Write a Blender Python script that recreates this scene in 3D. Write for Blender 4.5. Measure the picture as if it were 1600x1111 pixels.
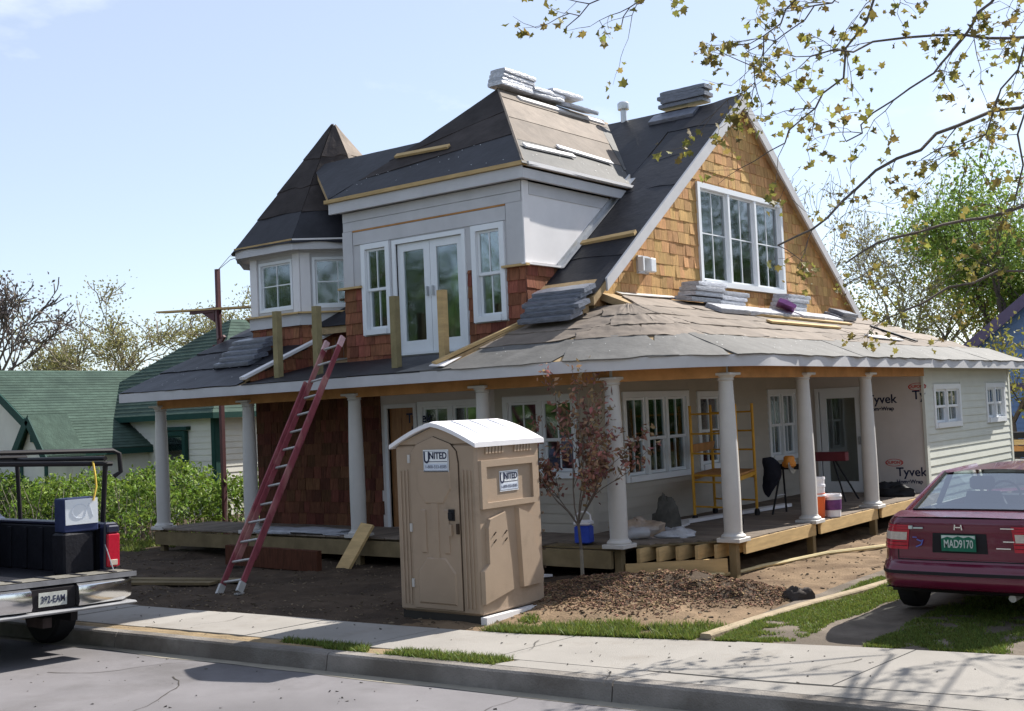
import bpy, bmesh, math, random
from mathutils import Vector, Matrix, noise
R = random.Random(7)
for o in list(bpy.data.objects): bpy.data.objects.remove(o)
S = bpy.context.scene
COL = S.collection
# ------------------------------------------------------------------ camera
cd = bpy.data.cameras.new('camera'); cam = bpy.data.objects.new('camera', cd); COL.objects.link(cam)
CR = Matrix(((0.7903087, 0.0640479, 0.6093521), (0.6111612, -0.0117613, -0.7914188), (-0.0435219, 0.9978775, -0.0484387)))
cam.matrix_world = Matrix.Translation((0, 0, 2.2)) @ CR.to_4x4()
cd.sensor_width = 36.0; cd.lens = 36.0 * 1850.47 / 1600.0; cd.clip_start = 0.05; cd.clip_end = 3000
S.camera = cam
# ------------------------------------------------------------------ sky and sun
SUN = Vector((1.05, 4.8, 4.05)).normalized()
w = bpy.data.worlds.new('World'); S.world = w; w.use_nodes = True
nt = w.node_tree; nt.nodes.clear()
out = nt.nodes.new('ShaderNodeOutputWorld'); bg = nt.nodes.new('ShaderNodeBackground')
sky = nt.nodes.new('ShaderNodeTexSky'); sky.sky_type = 'NISHITA'; sky.sun_disc = False
sky.sun_elevation = math.asin(SUN.z); sky.sun_rotation = math.atan2(SUN.x, SUN.y)
sky.altitude = 1500; sky.air_density = 1.0; sky.dust_density = 1.6; sky.ozone_density = 1.0
bg.inputs['Strength'].default_value = 0.086
tc = nt.nodes.new('ShaderNodeTexCoord'); mp = nt.nodes.new('ShaderNodeMapping'); mp.inputs['Scale'].default_value = (1.6, 1.6, 4.5)
cn = nt.nodes.new('ShaderNodeTexNoise'); cn.inputs['Scale'].default_value = 2.2; cn.inputs['Detail'].default_value = 7; cn.inputs['Roughness'].default_value = .55
cr = nt.nodes.new('ShaderNodeValToRGB'); cr.color_ramp.elements[0].position = .60; cr.color_ramp.elements[1].position = .88
cr.color_ramp.elements[0].color = (0, 0, 0, 1); cr.color_ramp.elements[1].color = (.75, .75, .75, 1)
hz = nt.nodes.new('ShaderNodeMixRGB'); hz.inputs[0].default_value = .35; hz.inputs[2].default_value = (7.0, 7.6, 8.8, 1)
mx = nt.nodes.new('ShaderNodeMixRGB'); mx.inputs[2].default_value = (9.0, 9.2, 9.4, 1)
nt.links.new(tc.outputs['Generated'], mp.inputs[0]); nt.links.new(mp.outputs[0], cn.inputs['Vector']); nt.links.new(cn.outputs['Fac'], cr.inputs[0])
nt.links.new(sky.outputs[0], hz.inputs[1]); nt.links.new(hz.outputs[0], mx.inputs[1]); nt.links.new(cr.outputs[0], mx.inputs[0])
nt.links.new(mx.outputs[0], bg.inputs[0]); nt.links.new(bg.outputs[0], out.inputs[0])
sl = bpy.data.lights.new('sun', 'SUN'); sl.energy = 5.0; sl.angle = math.radians(.53); sl.color = (1, .955, .88)
so = bpy.data.objects.new('sun', sl); COL.objects.link(so); so.rotation_euler = SUN.to_track_quat('Z', 'Y').to_euler(); so.location = (10, 40, 40)
S.view_settings.view_transform = 'Standard'; S.view_settings.look = 'None'; S.view_settings.gamma = 1; S.view_settings.exposure = 0.95
S.render.resolution_x = 1024; S.render.resolution_y = 711
S.cycles.max_bounces = 8; S.cycles.transparent_max_bounces = 24
# ------------------------------------------------------------------ materials
MATS = {}
def mat(name, col, rough=.8, var=.12, scale=6., bump=.0, bscale=40., spec=.12, metal=0., rnd=.0, col2=None, stretch=None, hue=0., c2amt=.5, trans=0., coat=0., detail=6, stain=None):
    """procedural: base colour broken up by noise, optional second colour in patches, optional change from piece to piece"""
    if name in MATS: return MATS[name]
    m = bpy.data.materials.new(name); m.use_nodes = True; n = m.node_tree; L = n.links.new
    b = n.nodes['Principled BSDF']; b.inputs['Roughness'].default_value = rough; b.inputs['Metallic'].default_value = metal
    b.inputs['Specular IOR Level'].default_value = spec
    if coat: b.inputs['Coat Weight'].default_value = coat; b.inputs['Coat Roughness'].default_value = .06
    t = n.nodes.new('ShaderNodeTexCoord'); mpn = n.nodes.new('ShaderNodeMapping')
    if stretch: mpn.inputs['Scale'].default_value = stretch
    L(t.outputs['Object'], mpn.inputs[0])
    nz = n.nodes.new('ShaderNodeTexNoise'); nz.inputs['Scale'].default_value = scale; nz.inputs['Detail'].default_value = detail; nz.inputs['Roughness'].default_value = .62
    oi = n.nodes.new('ShaderNodeObjectInfo'); geo = n.nodes.new('ShaderNodeNewGeometry')
    ad = n.nodes.new('ShaderNodeMath'); ad.operation = 'ADD'; L(oi.outputs['Random'], ad.inputs[0]); L(geo.outputs['Random Per Island'], ad.inputs[1])
    fr = n.nodes.new('ShaderNodeMath'); fr.operation = 'FRACT'; L(ad.outputs[0], fr.inputs[0])
    if rnd:
        off = n.nodes.new('ShaderNodeVectorMath'); off.operation = 'ADD'; sc = n.nodes.new('ShaderNodeMath'); sc.operation = 'MULTIPLY'; sc.inputs[1].default_value = 37.
        L(fr.outputs[0], sc.inputs[0]); L(mpn.outputs[0], off.inputs[0]); L(sc.outputs[0], off.inputs[1]); L(off.outputs[0], nz.inputs['Vector'])
    else: L(mpn.outputs[0], nz.inputs['Vector'])
    c1 = n.nodes.new('ShaderNodeMixRGB'); c1.inputs[1].default_value = (*[max(0, c * (1 - var)) for c in col], 1); c1.inputs[2].default_value = (*[min(1, c * (1 + var)) for c in col], 1)
    rp = n.nodes.new('ShaderNodeMapRange'); rp.inputs[1].default_value = .3; rp.inputs[2].default_value = .7; L(nz.outputs['Fac'], rp.inputs[0]); L(rp.outputs[0], c1.inputs[0])
    last = c1.outputs[0]
    if col2:
        n2 = n.nodes.new('ShaderNodeTexNoise'); n2.inputs['Scale'].default_value = scale * .35; n2.inputs['Detail'].default_value = 5; L(mpn.outputs[0], n2.inputs['Vector'])
        r2 = n.nodes.new('ShaderNodeMapRange'); r2.inputs[1].default_value = .62 - c2amt * .3; r2.inputs[2].default_value = .78 - c2amt * .3; L(n2.outputs['Fac'], r2.inputs[0])
        c2 = n.nodes.new('ShaderNodeMixRGB'); c2.inputs[2].default_value = (*col2, 1); L(r2.outputs[0], c2.inputs[0]); L(last, c2.inputs[1]); last = c2.outputs[0]
    if rnd:
        hs = n.nodes.new('ShaderNodeHueSaturation')
        mr = n.nodes.new('ShaderNodeMapRange'); mr.inputs[3].default_value = 1 - rnd; mr.inputs[4].default_value = 1 + rnd; L(fr.outputs[0], mr.inputs[0]); L(mr.outputs[0], hs.inputs['Value'])
        if hue:
            m3 = n.nodes.new('ShaderNodeMath'); m3.operation = 'MULTIPLY'; m3.inputs[1].default_value = 7.31; L(fr.outputs[0], m3.inputs[0])
            m4 = n.nodes.new('ShaderNodeMath'); m4.operation = 'FRACT'; L(m3.outputs[0], m4.inputs[0])
            mh = n.nodes.new('ShaderNodeMapRange'); mh.inputs[3].default_value = .5 - hue; mh.inputs[4].default_value = .5 + hue; L(m4.outputs[0], mh.inputs[0]); L(mh.outputs[0], hs.inputs['Hue'])
        L(last, hs.inputs['Color']); last = hs.outputs[0]
    if stain:
        sc_, ss, lo, hi = stain; n5 = n.nodes.new('ShaderNodeTexNoise'); n5.inputs['Scale'].default_value = ss; n5.inputs['Detail'].default_value = 9; n5.inputs['Roughness'].default_value = .68; g5 = n.nodes.new('ShaderNodeNewGeometry'); L(g5.outputs['Position'], n5.inputs['Vector'])
        r5 = n.nodes.new('ShaderNodeMapRange'); r5.inputs[1].default_value = lo; r5.inputs[2].default_value = hi; r5.inputs[4].default_value = .8; L(n5.outputs['Fac'], r5.inputs[0])
        c5 = n.nodes.new('ShaderNodeMixRGB'); c5.inputs[2].default_value = (*sc_, 1); L(r5.outputs[0], c5.inputs[0]); L(last, c5.inputs[1]); last = c5.outputs[0]
    L(last, b.inputs['Base Color'])
    if bump:
        bn = n.nodes.new('ShaderNodeTexNoise'); bn.inputs['Scale'].default_value = bscale; bn.inputs['Detail'].default_value = 5; L(mpn.outputs[0], bn.inputs['Vector'])
        bp = n.nodes.new('ShaderNodeBump'); bp.inputs['Strength'].default_value = bump; bp.inputs['Distance'].default_value = .02; L(bn.outputs['Fac'], bp.inputs['Height']); L(bp.outputs[0], b.inputs['Normal'])
    if trans:
        o = n.nodes['Material Output']; tr = n.nodes.new('ShaderNodeBsdfTranslucent'); ms = n.nodes.new('ShaderNodeMixShader'); ms.inputs[0].default_value = trans
        L(last, tr.inputs[0]); L(b.outputs[0], ms.inputs[1]); L(tr.outputs[0], ms.inputs[2]); L(ms.outputs[0], o.inputs[0])
    MATS[name] = m; return m
def glass(name, tint, refl=.16, rough=.0):
    if name in MATS: return MATS[name]
    m = bpy.data.materials.new(name); m.use_nodes = True; n = m.node_tree; n.nodes.clear(); L = n.links.new
    o = n.nodes.new('ShaderNodeOutputMaterial'); tr = n.nodes.new('ShaderNodeBsdfTransparent'); tr.inputs[0].default_value = (*tint, 1)
    gl = n.nodes.new('ShaderNodeBsdfGlossy'); gl.inputs['Roughness'].default_value = max(rough, .045); gl.inputs[0].default_value = (.95, .97, 1, 1)
    lw = n.nodes.new('ShaderNodeLayerWeight'); lw.inputs[0].default_value = .35
    t = n.nodes.new('ShaderNodeTexCoord'); nz = n.nodes.new('ShaderNodeTexNoise'); nz.inputs['Scale'].default_value = 1.7; nz.inputs['Detail'].default_value = 1; L(t.outputs['Object'], nz.inputs['Vector'])
    bp = n.nodes.new('ShaderNodeBump'); bp.inputs['Strength'].default_value = .05; bp.inputs['Distance'].default_value = .05; L(nz.outputs['Fac'], bp.inputs['Height']); L(bp.outputs[0], gl.inputs['Normal'])
    mr = n.nodes.new('ShaderNodeMapRange'); mr.inputs[3].default_value = refl; mr.inputs[4].default_value = .95; L(lw.outputs['Fresnel'], mr.inputs[0])
    ms = n.nodes.new('ShaderNodeMixShader'); L(mr.outputs[0], ms.inputs[0]); L(tr.outputs[0], ms.inputs[1]); L(gl.outputs[0], ms.inputs[2]); L(ms.outputs[0], o.inputs[0])
    MATS[name] = m; return m
# ------------------------------------------------------------------ mesh helpers
ID = ((1, 0, 0), (0, 1, 0), (0, 0, 1))
class F:
    """a local frame: u along a wall, n outward, z up"""
    def __init__(s, o, u, n, z=(0, 0, 1)):
        s.o, s.u, s.n, s.z = Vector(o), Vector(u), Vector(n), Vector(z); s.flip = s.u.cross(s.n).dot(s.z) < 0
    def __call__(s, p): return s.o + s.u * p[0] + s.n * p[1] + s.z * p[2]
WF = F((0, 0, 0), (1, 0, 0), (0, 1, 0))
class MB:
    def __init__(s, fr=WF): s.v = []; s.f = []; s.fr = fr
    def add(s, vs, fs):
        k = len(s.v); s.v += [tuple(s.fr(p)) for p in vs]
        s.f += [tuple(i + k for i in (reversed(f) if s.fr.flip else f)) for f in fs]; return s
    def box(s, a0, a1, b0, b1, c0, c1):
        return s.add([(a0, b0, c0), (a1, b0, c0), (a1, b1, c0), (a0, b1, c0), (a0, b0, c1), (a1, b0, c1), (a1, b1, c1), (a0, b1, c1)],
                     [(0, 3, 2, 1), (4, 5, 6, 7), (0, 1, 5, 4), (1, 2, 6, 5), (2, 3, 7, 6), (3, 0, 4, 7)])
    def bbox(s, a0, a1, b0, b1, c0, c1, e=.01):
        """box with chamfered vertical and top edges"""
        def ring(z, i): return [(a0 + i + e, b0 + i, z), (a1 - i - e, b0 + i, z), (a1 - i, b0 + i + e, z), (a1 - i, b1 - i - e, z), (a1 - i - e, b1 - i, z), (a0 + i + e, b1 - i, z), (a0 + i, b1 - i - e, z), (a0 + i, b0 + i + e, z)]
        return s.loft([ring(c0, e), ring(c0 + e, 0), ring(c1 - e, 0), ring(c1, e)], caps=True)
    def loft(s, rings, caps=True, closed=True):
        n = len(rings[0]); vs = [p for r in rings for p in r]; fs = []
        for i in range(len(rings) - 1):
            for j in range(n if closed else n - 1):
                a, b = i * n + j, i * n + (j + 1) % n; fs.append((a, b, b + n, a + n))
        if caps: fs.append(tuple(range(n - 1, -1, -1))); fs.append(tuple(range((len(rings) - 1) * n, len(rings) * n)))
        return s.add(vs, fs)
    def grid(s, fn, nu, nv, flip=False):
        vs = [fn(i / nu, j / nv) for j in range(nv + 1) for i in range(nu + 1)]; fs = []
        for j in range(nv):
            for i in range(nu):
                a = j * (nu + 1) + i; q = (a, a + 1, a + nu + 2, a + nu + 1); fs.append(tuple(reversed(q)) if flip else q)
        return s.add(vs, fs)
    def slab(s, pts, d):
        """flat polygon pts extruded by vector d"""
        n = len(pts); d = Vector(d); vs = [tuple(p) for p in pts] + [tuple(Vector(p) + d) for p in pts]
        nrm = Vector((0, 0, 0))
        for i in range(n): nrm += Vector(pts[i]).cross(Vector(pts[(i + 1) % n]))
        fs = [tuple(range(n - 1, -1, -1)), tuple(range(n, 2 * n))] + [(i, (i + 1) % n, (i + 1) % n + n, i + n) for i in range(n)]
        if nrm.dot(d) < 0: fs = [tuple(reversed(f)) for f in fs]
        return s.add(vs, fs)
    def tube(s, pts, rad, n=6, caps=True):
        pts = [Vector(p) for p in pts]; rs = rad if isinstance(rad, (list, tuple)) else [rad] * len(pts); rings = []
        up = Vector((0, 0, 1)); prev = None
        for i, p in enumerate(pts):
            t = (pts[min(i + 1, len(pts) - 1)] - pts[max(i - 1, 0)]); t = t.normalized() if t.length > 1e-9 else Vector((0, 0, 1))
            if prev is None: a = t.cross(up) if abs(t.z) < .95 else t.cross(Vector((1, 0, 0)))
            else: a = prev - t * prev.dot(t)
            a = a.normalized() if a.length > 1e-6 else t.orthogonal().normalized(); prev = a; b = t.cross(a)
            rings.append([tuple(p + (a * math.cos(2 * math.pi * k / n) + b * math.sin(2 * math.pi * k / n)) * rs[i]) for k in range(n)])
        return s.loft(rings, caps)
    def bar(s, p, q, wa, wb, up=(0, 0, 1)):
        """squared bar from p to q"""
        p, q = Vector(p), Vector(q); t = (q - p).normalized(); a = t.cross(Vector(up)); a = a.normalized() if a.length > 1e-5 else t.orthogonal().normalized(); b = a.cross(t)
        r = lambda c: [tuple(c + a * (x * wa / 2) + b * (y * wb / 2)) for x, y in ((-1, -1), (-1, 1), (1, 1), (1, -1))]
        return s.loft([r(p), r(q)])
    def lathe(s, prof, c=(0, 0, 0), n=20, a0=0):
        return s.loft([[(c[0] + r * math.cos(a0 + 2 * math.pi * k / n), c[1] + r * math.sin(a0 + 2 * math.pi * k / n), c[2] + z) for k in range(n)] for r, z in prof])
    def mesh(s, name, m=None, smooth=False):
        me = bpy.data.meshes.new(name); me.from_pydata(s.v, [], s.f)
        for mm in (m if isinstance(m, (list, tuple)) else [m]):
            if mm: me.materials.append(mm)
        if smooth:
            me.polygons.foreach_set('use_smooth', [True] * len(me.polygons)); me.set_sharp_from_angle(angle=math.radians(smooth if smooth > 1 else 38))
        me.update(); return me
def link(name, me, parent=None):
    o = bpy.data.objects.new(name, me); COL.objects.link(o)
    if parent:
        o.parent = parent
        if parent.get('_w'): o.matrix_parent_inverse = Matrix.Translation(-parent.location)
    return o
def obj(name, mb, m, parent=None, smooth=False): return link(name, mb.mesh(name, m, smooth), parent)
def tag(o, label=None, cat=None, group=None, kind=None):
    for k, v in (('label', label), ('category', cat), ('group', group), ('kind', kind)):
        if v: o[k] = v
    return o
def thing(name, label, cat, loc=(0, 0, 0), rz=0, group=None, world=False):
    o = bpy.data.objects.new(name, None); COL.objects.link(o); o.location = loc; o.rotation_euler = (0, 0, rz); o.empty_display_size = .2
    if world: o['_w'] = 1
    return tag(o, label, cat, group)
def solo(name, mb, m, label, cat, base, group=None, smooth=False):
    """one-mesh thing built in world coordinates, its origin moved to its base"""
    b = Vector(base); mb.v = [tuple(Vector(p) - b) for p in mb.v]; o = obj(name, mb, m, None, smooth); o.location = b; return tag(o, label, cat, group)
def clip(poly, a, b, c):
    """keep a*u+b*z<=c"""
    res = []
    for i in range(len(poly)):
        p, q = poly[i], poly[(i + 1) % len(poly)]; dp, dq = a * p[0] + b * p[1] - c, a * q[0] + b * q[1] - c
        if dp <= 0: res.append(p)
        if dp * dq < 0: t = dp / (dp - dq); res.append((p[0] + (q[0] - p[0]) * t, p[1] + (q[1] - p[1]) * t))
    return res
def text(s, size, fr, u, z, n, m, parent, name='lettering', bold=0., squeeze=1., ext=.001, align='CENTER'):
    c = bpy.data.curves.new('txt', 'FONT'); c.body = s; c.size = size; c.extrude = ext; c.offset = bold; c.align_x = align; c.align_y = 'CENTER'
    t = bpy.data.objects.new('txt', c); COL.objects.link(t); dg = bpy.context.evaluated_depsgraph_get(); me = bpy.data.meshes.new_from_object(t.evaluated_get(dg))
    vs = [fr((u + v.co.x * squeeze, n + v.co.z, z + v.co.y)) for v in me.vertices]; fs = [tuple(p.vertices) for p in me.polygons]
    bpy.data.objects.remove(t); bpy.data.curves.remove(c); bpy.data.meshes.remove(me)
    mb = MB(); mb.v = [tuple(v) for v in vs]; mb.f = fs; return obj(name, mb, m, parent)
def intervals(u0, u1, z0, z1, holes):
    iv = [(u0, u1)]
    for (a, b, c, d) in holes:
        if d <= z0 + .02 or c >= z1 - .02: continue
        nx = []
        for (p, q) in iv:
            if b <= p or a >= q: nx.append((p, q)); continue
            if a - p > .02: nx.append((p, a))
            if q - b > .02: nx.append((b, q))
        iv = nx
    return iv
def cells(a, b, z, zt, holes):
    us = sorted({a, b, *[u for h in holes for u in h[:2] if a < u < b]}); res = []
    for p, q in zip(us, us[1:]):
        iv = [(z, zt)]; m_ = (p + q) / 2
        for h in holes:
            if h[0] < m_ < h[1]: iv = [s for (lo, hi) in iv for s in ((lo, min(hi, h[2])), (max(lo, h[3]), hi)) if s[1] - s[0] > .001]
        res += [(p, q, lo, hi) for lo, hi in iv]
    return res
def wall(name, fr, u0, u1, z0, z1, holes, th, m, parent, poly=None):
    us = sorted({u0, u1, *[min(max(h[i], u0), u1) for h in holes for i in (0, 1)]}); zs = sorted({z0, z1, *[min(max(h[i], z0), z1) for h in holes for i in (2, 3)]}); mb = MB(fr)
    for i in range(len(us) - 1):
        for j in range(len(zs) - 1):
            uc, zc = (us[i] + us[i + 1]) / 2, (zs[j] + zs[j + 1]) / 2
            if any(h[0] < uc < h[1] and h[2] < zc < h[3] for h in holes): continue
            pl = [(us[i], zs[j]), (us[i + 1], zs[j]), (us[i + 1], zs[j + 1]), (us[i], zs[j + 1])]
            for hp in poly or []: pl = clip(pl, *hp) if len(pl) > 2 else pl
            if len(pl) > 2: mb.slab([(u, -th, z) for u, z in pl], (0, th, 0))
    return obj(name, mb, m, parent)
def siding(fr, u0, u1, z0, z1, expo, holes, m, parent, name='siding_board', poly=None):
    z = z0
    while z < z1 - .02:
        zt = min(z + expo, z1)
        for (a, b, zlo, zhi) in cells(u0, u1, z, zt, holes):
            e_ = .012 if zhi == zt else 0; pl = [(a, zlo), (b, zlo), (b, zhi + e_), (a, zhi + e_)]
            for hp in poly or []: pl = clip(pl, *hp) if len(pl) > 2 else pl
            if len(pl) > 2: piece(fr, pl, z, zt, m, parent, name, .022, .006)
        z = zt
def piece(fr, pl, z, zt, m, parent, name, nb, ntp, me_only=False, mb=None):
    h = max(zt - z, .01); pr = lambda p: nb + (ntp - nb) * min(1.1, max(0, (p[1] - z) / h))
    k = len(pl); ar = sum(pl[i][0] * pl[(i + 1) % k][1] - pl[(i + 1) % k][0] * pl[i][1] for i in range(k))
    if ar < 0: pl = pl[::-1]
    # (u,z) counter-clockwise as seen with u right, z up; outward n
    vs = [(p[0], 0.001, p[1]) for p in pl] + [(p[0], pr(p), p[1]) for p in pl]
    fs = [tuple(range(k)), tuple(range(2 * k - 1, k - 1, -1))] + [((i + 1) % k, i, i + k, (i + 1) % k + k) for i in range(k)]
    b = mb or MB(fr); b.add(vs, fs)
    return None if mb else obj(name, b, m, parent)
def shingles(fr, u0, u1, z0, z1, expo, wmin, wmax, holes, m, parent, poly=None, lim=300, name='shingle', seed=1, nb=.02):
    rr = random.Random(seed); z = z0; cnt = 0; rest = MB(fr)
    while z < z1 - .03:
        zt = min(z + expo, z1); u = u0 - rr.random() * wmin
        while u < u1:
            wd = rr.uniform(wmin, wmax); a, b = max(u, u0), min(u + wd - .006, u1); u += wd
            if b - a < .03: continue
            dz = rr.uniform(-.005, .005) if z > z0 else 0
            for (p, q, zlo, zhi) in cells(a, b, z, zt, holes):
                if q - p < .02 or zhi - zlo < .02: continue
                d_ = dz if zlo == z else 0; e_ = .02 if zhi == zt else 0; pl = [(p, zlo + d_), (q, zlo + d_ + rr.uniform(-.002, .002)), (q, zhi + e_), (p, zhi + e_)]
                for hp in poly or []: pl = clip(pl, *hp) if len(pl) > 2 else pl
                if len(pl) < 3: continue
                pn = nb + rr.uniform(-.006, .008)
                if cnt < lim: piece(fr, pl, z, zt, m, parent, name, pn, .006); cnt += 1
                else: piece(fr, pl, z, zt, m, parent, name, pn, .006, mb=rest)
        z = zt
    if rest.v: tag(obj('shingle_field', rest, m, parent), kind='stuff')
def window(fr, u0, u1, z0, z1, parent, mfr, mgl, cols=1, split=.5, mun=1, low=1, casing=.09, sash=.045, n0=.03, sill=True, name='window', recess=.05):
    """casing flush on the wall, sashes set back, panes and muntins; cols sashes side by side"""
    mb = MB(fr); c = casing
    u0 += .006; u1 -= .006; z0 += .006; z1 -= .006
    mb.box(u0 - c, u0, -.08, n0, z0 - c, z1 + c); mb.box(u1, u1 + c, -.08, n0, z0 - c, z1 + c); mb.box(u0, u1, -.08, n0, z1, z1 + c); mb.box(u0, u1, -.08, n0 + (.03 if sill else 0), z0 - c, z0)
    wd = (u1 - u0) / cols
    for i in range(1, cols): mb.box(u0 + i * wd - .035, u0 + i * wd + .035, -.09, n0 - .012, z0, z1)
    W = obj(name, mb, mfr, parent)
    for i in range(cols):
        a, b = u0 + i * wd + (.037 if i else .003), u0 + (i + 1) * wd - (.037 if i < cols - 1 else .003); zm = z0 + (z1 - z0) * split
        halves = ((z0 + .003, zm, -.043, low), (zm - .03, z1 - .003, -.008, mun)) if split else ((z0 + .003, z1 - .003, -.025, mun),)
        for (za, zb, nn, mm) in halves:
            s = MB(fr); t = sash
            s.box(a, a + t, nn - .03, nn, za, zb); s.box(b - t, b, nn - .03, nn, za, zb); s.box(a + t, b - t, nn - .03, nn, za, za + t); s.box(a + t, b - t, nn - .03, nn, zb - t * .8, zb); obj('sash', s, mfr, W)
            g = MB(fr); g.box(a + t - .005, b - t + .005, nn - .018, nn - .012, za + t - .005, zb - t * .8 + .005); obj('pane', g, mgl, W)
            for k in range(1, mm + 1):
                x = a + t + (b - a - 2 * t) * k / (mm + 1); q = MB(fr); q.box(x - .009, x + .009, nn - .024, nn - .004, za + t, zb - t * .8); obj('muntin', q, mfr, W)
            if mm == 1 and not split:
                q = MB(fr); zz = za + (zb - za) * .52; q.box(a + t, b - t, nn - .026, nn - .006, zz - .01, zz + .01); obj('muntin', q, mfr, W)
    return W
def felt(Sf, s0, s1, v0, v1, m, parent, off=.012, skew=0., rag=.02, wr=.006, seed=0, nu=14, nv=5, name='felt_sheet', rag_b=None):
    """sheet of roofing felt laid on the surface Sf(s, v) -> (point, normal); ragged edges, slight wrinkles"""
    mb = MB(); rb = rag if rag_b is None else rag_b
    def fn(i, j):
        s = s0 + (s1 - s0) * i; ragv = (1 - j) * noise.noise((s * 2.3 + seed, 1.7, seed)) * rb + j * noise.noise((s * 2.1, 5.3 + seed, seed)) * rag
        v = v0 + (v1 - v0) * j + ragv; s += skew * (j - .5) + (i - .5) * 2 * noise.noise((j * 4 + seed, 9.1, i)) * rag * .8
        p, nn = Sf(s, v); h = off + wr * (noise.noise((s * 3.1 + seed, v * 5, seed)) + .9 * noise.noise((s * 1.3 + seed, v * 16 + s, seed)) + .6 * noise.noise((s * 9 + seed, v * 9, 2))) + wr * .8 * (1 - j)
        return tuple(Vector(p) + Vector(nn) * max(h, .003))
    mb.grid(fn, nu, nv)
    n1 = len(mb.v); top = list(mb.v); fs = list(mb.f)
    # thin edge all round
    ring = [i for i in range(nu + 1)] + [(j + 1) * (nu + 1) - 1 for j in range(1, nv + 1)] + [nv * (nu + 1) + i for i in range(nu - 1, -1, -1)] + [j * (nu + 1) for j in range(nv - 1, 0, -1)]
    nn = Vector(Sf((s0 + s1) / 2, (v0 + v1) / 2)[1])
    k = len(mb.v); mb.v += [tuple(Vector(top[i]) - nn * (off * .9)) for i in ring]
    L_ = len(ring); mb.f += [(ring[(i + 1) % L_], ring[i], k + i, k + (i + 1) % L_) for i in range(L_)]
    return obj(name, mb, m, parent, smooth=50)
def bilin(a, b, c, d):
    """surface from 4 corners: s runs a->b (bottom), v runs up to d->c; s, v in metres are not needed, both 0..1"""
    a, b, c, d = map(Vector, (a, b, c, d)); nn = (b - a).cross(d - a)
    nn = nn.normalized() if nn.length > 1e-6 else (c - b).cross(d - c).normalized()
    return lambda s, v: (a * (1 - s) * (1 - v) + b * s * (1 - v) + c * s * v + d * (1 - s) * v, nn)
# ------------------------------------------------------------------ palette
M_white = mat('white_trim_paint', (.64, .635, .64), .55, .05, 3, spec=.35)
M_primer = mat('grey_primed_trim', (.52, .515, .525), .7, .07, 2.5)
M_pan = mat('primed_panel', (.72, .70, .70), .6, .06, 1.6, spec=.3)
M_vinyl = mat('white_window_vinyl', (.74, .76, .78), .35, .03, 3, spec=.5)
M_column = mat('column_fibreglass', (.54, .52, .49), .5, .05, 4, spec=.4)
M_lumber = mat('new_framing_lumber', (.50, .35, .17), .75, .18, 3, bump=.15, bscale=20, rnd=.16, stretch=(1, 1, 6))
M_treated = mat('treated_lumber', (.19, .145, .08), .8, .25, 3, bump=.2, bscale=20, rnd=.15)
M_beam = mat('glulam_beam', (.42, .21, .08), .7, .2, 4, rnd=.1)
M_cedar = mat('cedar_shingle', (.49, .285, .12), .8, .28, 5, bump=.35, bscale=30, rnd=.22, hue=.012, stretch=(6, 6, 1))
M_redcedar_shade = mat('shaded_red_cedar_shingle', (.115, .045, .026), .8, .35, 5, bump=.35, bscale=30, rnd=.35, hue=.018, stretch=(6, 6, 1))  # red cedar with the porch shade put into its colour
M_redcedar_lit = mat('skylit_red_cedar_shingle', (.23, .09, .052), .8, .32, 5, bump=.35, bscale=30, rnd=.35, hue=.015, stretch=(6, 6, 1))  # same red cedar, colour lightened for the upper walls under open sky
M_siding = mat('pale_green_siding', (.60, .61, .55), .65, .05, 2, rnd=.03)
M_siding2 = mat('primed_lap_siding', (.44, .40, .34), .7, .06, 2, rnd=.04)
M_tyvek = mat('house_wrap', (.58, .53, .50), .55, .05, 3, bump=.25, bscale=5, spec=.3)
M_feltb = mat('brown_roofing_felt', (.215, .178, .147), .8, .2, 3, bump=.3, bscale=12, rnd=.2, spec=.15, stain=((.13, .11, .095), .9, .5, .75), col2=(.19, .155, .128), c2amt=.25)
M_feltg = mat('grey_roofing_felt', (.13, .126, .12), .75, .2, 3, bump=.25, bscale=14, rnd=.12, spec=.2, stain=((.08, .08, .08), .8, .5, .75))
M_feltk = mat('black_roofing_felt', (.022, .022, .027), .5, .3, 2.5, bump=.25, bscale=9, rnd=.2, spec=.2)
M_felt_shade = mat('shaded_brown_felt', (.048, .040, .038), .8, .3, 3, bump=.3, bscale=12, rnd=.25, spec=.12)  # brown felt again, with the shade of the front slopes put into its colour
M_osb = mat('roof_sheathing', (.35, .25, .14), .9, .2, 10)
M_glass = glass('window_glass', (.82, .88, .86), .10)
M_dark = mat('unfinished_interior', (.16, .14, .12), .95, .2, 2)
M_floor = mat('porch_decking', (.19, .155, .125), .85, .2, 3, rnd=.18, bump=.15, bscale=12)
M_concrete = mat('sidewalk_concrete', (.29, .27, .245), .9, .09, 1.3, bump=.25, bscale=90, rnd=.05, col2=(.225, .21, .19), c2amt=.35, detail=10, stain=((.165, .135, .105), .55, .54, .74))
M_curb = mat('curb_concrete', (.23, .21, .19), .92, .22, 2.5, bump=.5, bscale=60, col2=(.14, .125, .11), c2amt=.5, stain=((.10, .085, .07), 1.1, .5, .68))
M_black = mat('black_rubber', (.02, .02, .022), .6, .15, 6)
M_steel = mat('galvanised_steel', (.5, .51, .52), .4, .1, 6, metal=.8)
M_ink = mat('blue_black_ink', (.03, .035, .07), .6, .05)
M_red = mat('red_ink', (.50, .06, .05), .6, .05)
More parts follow.
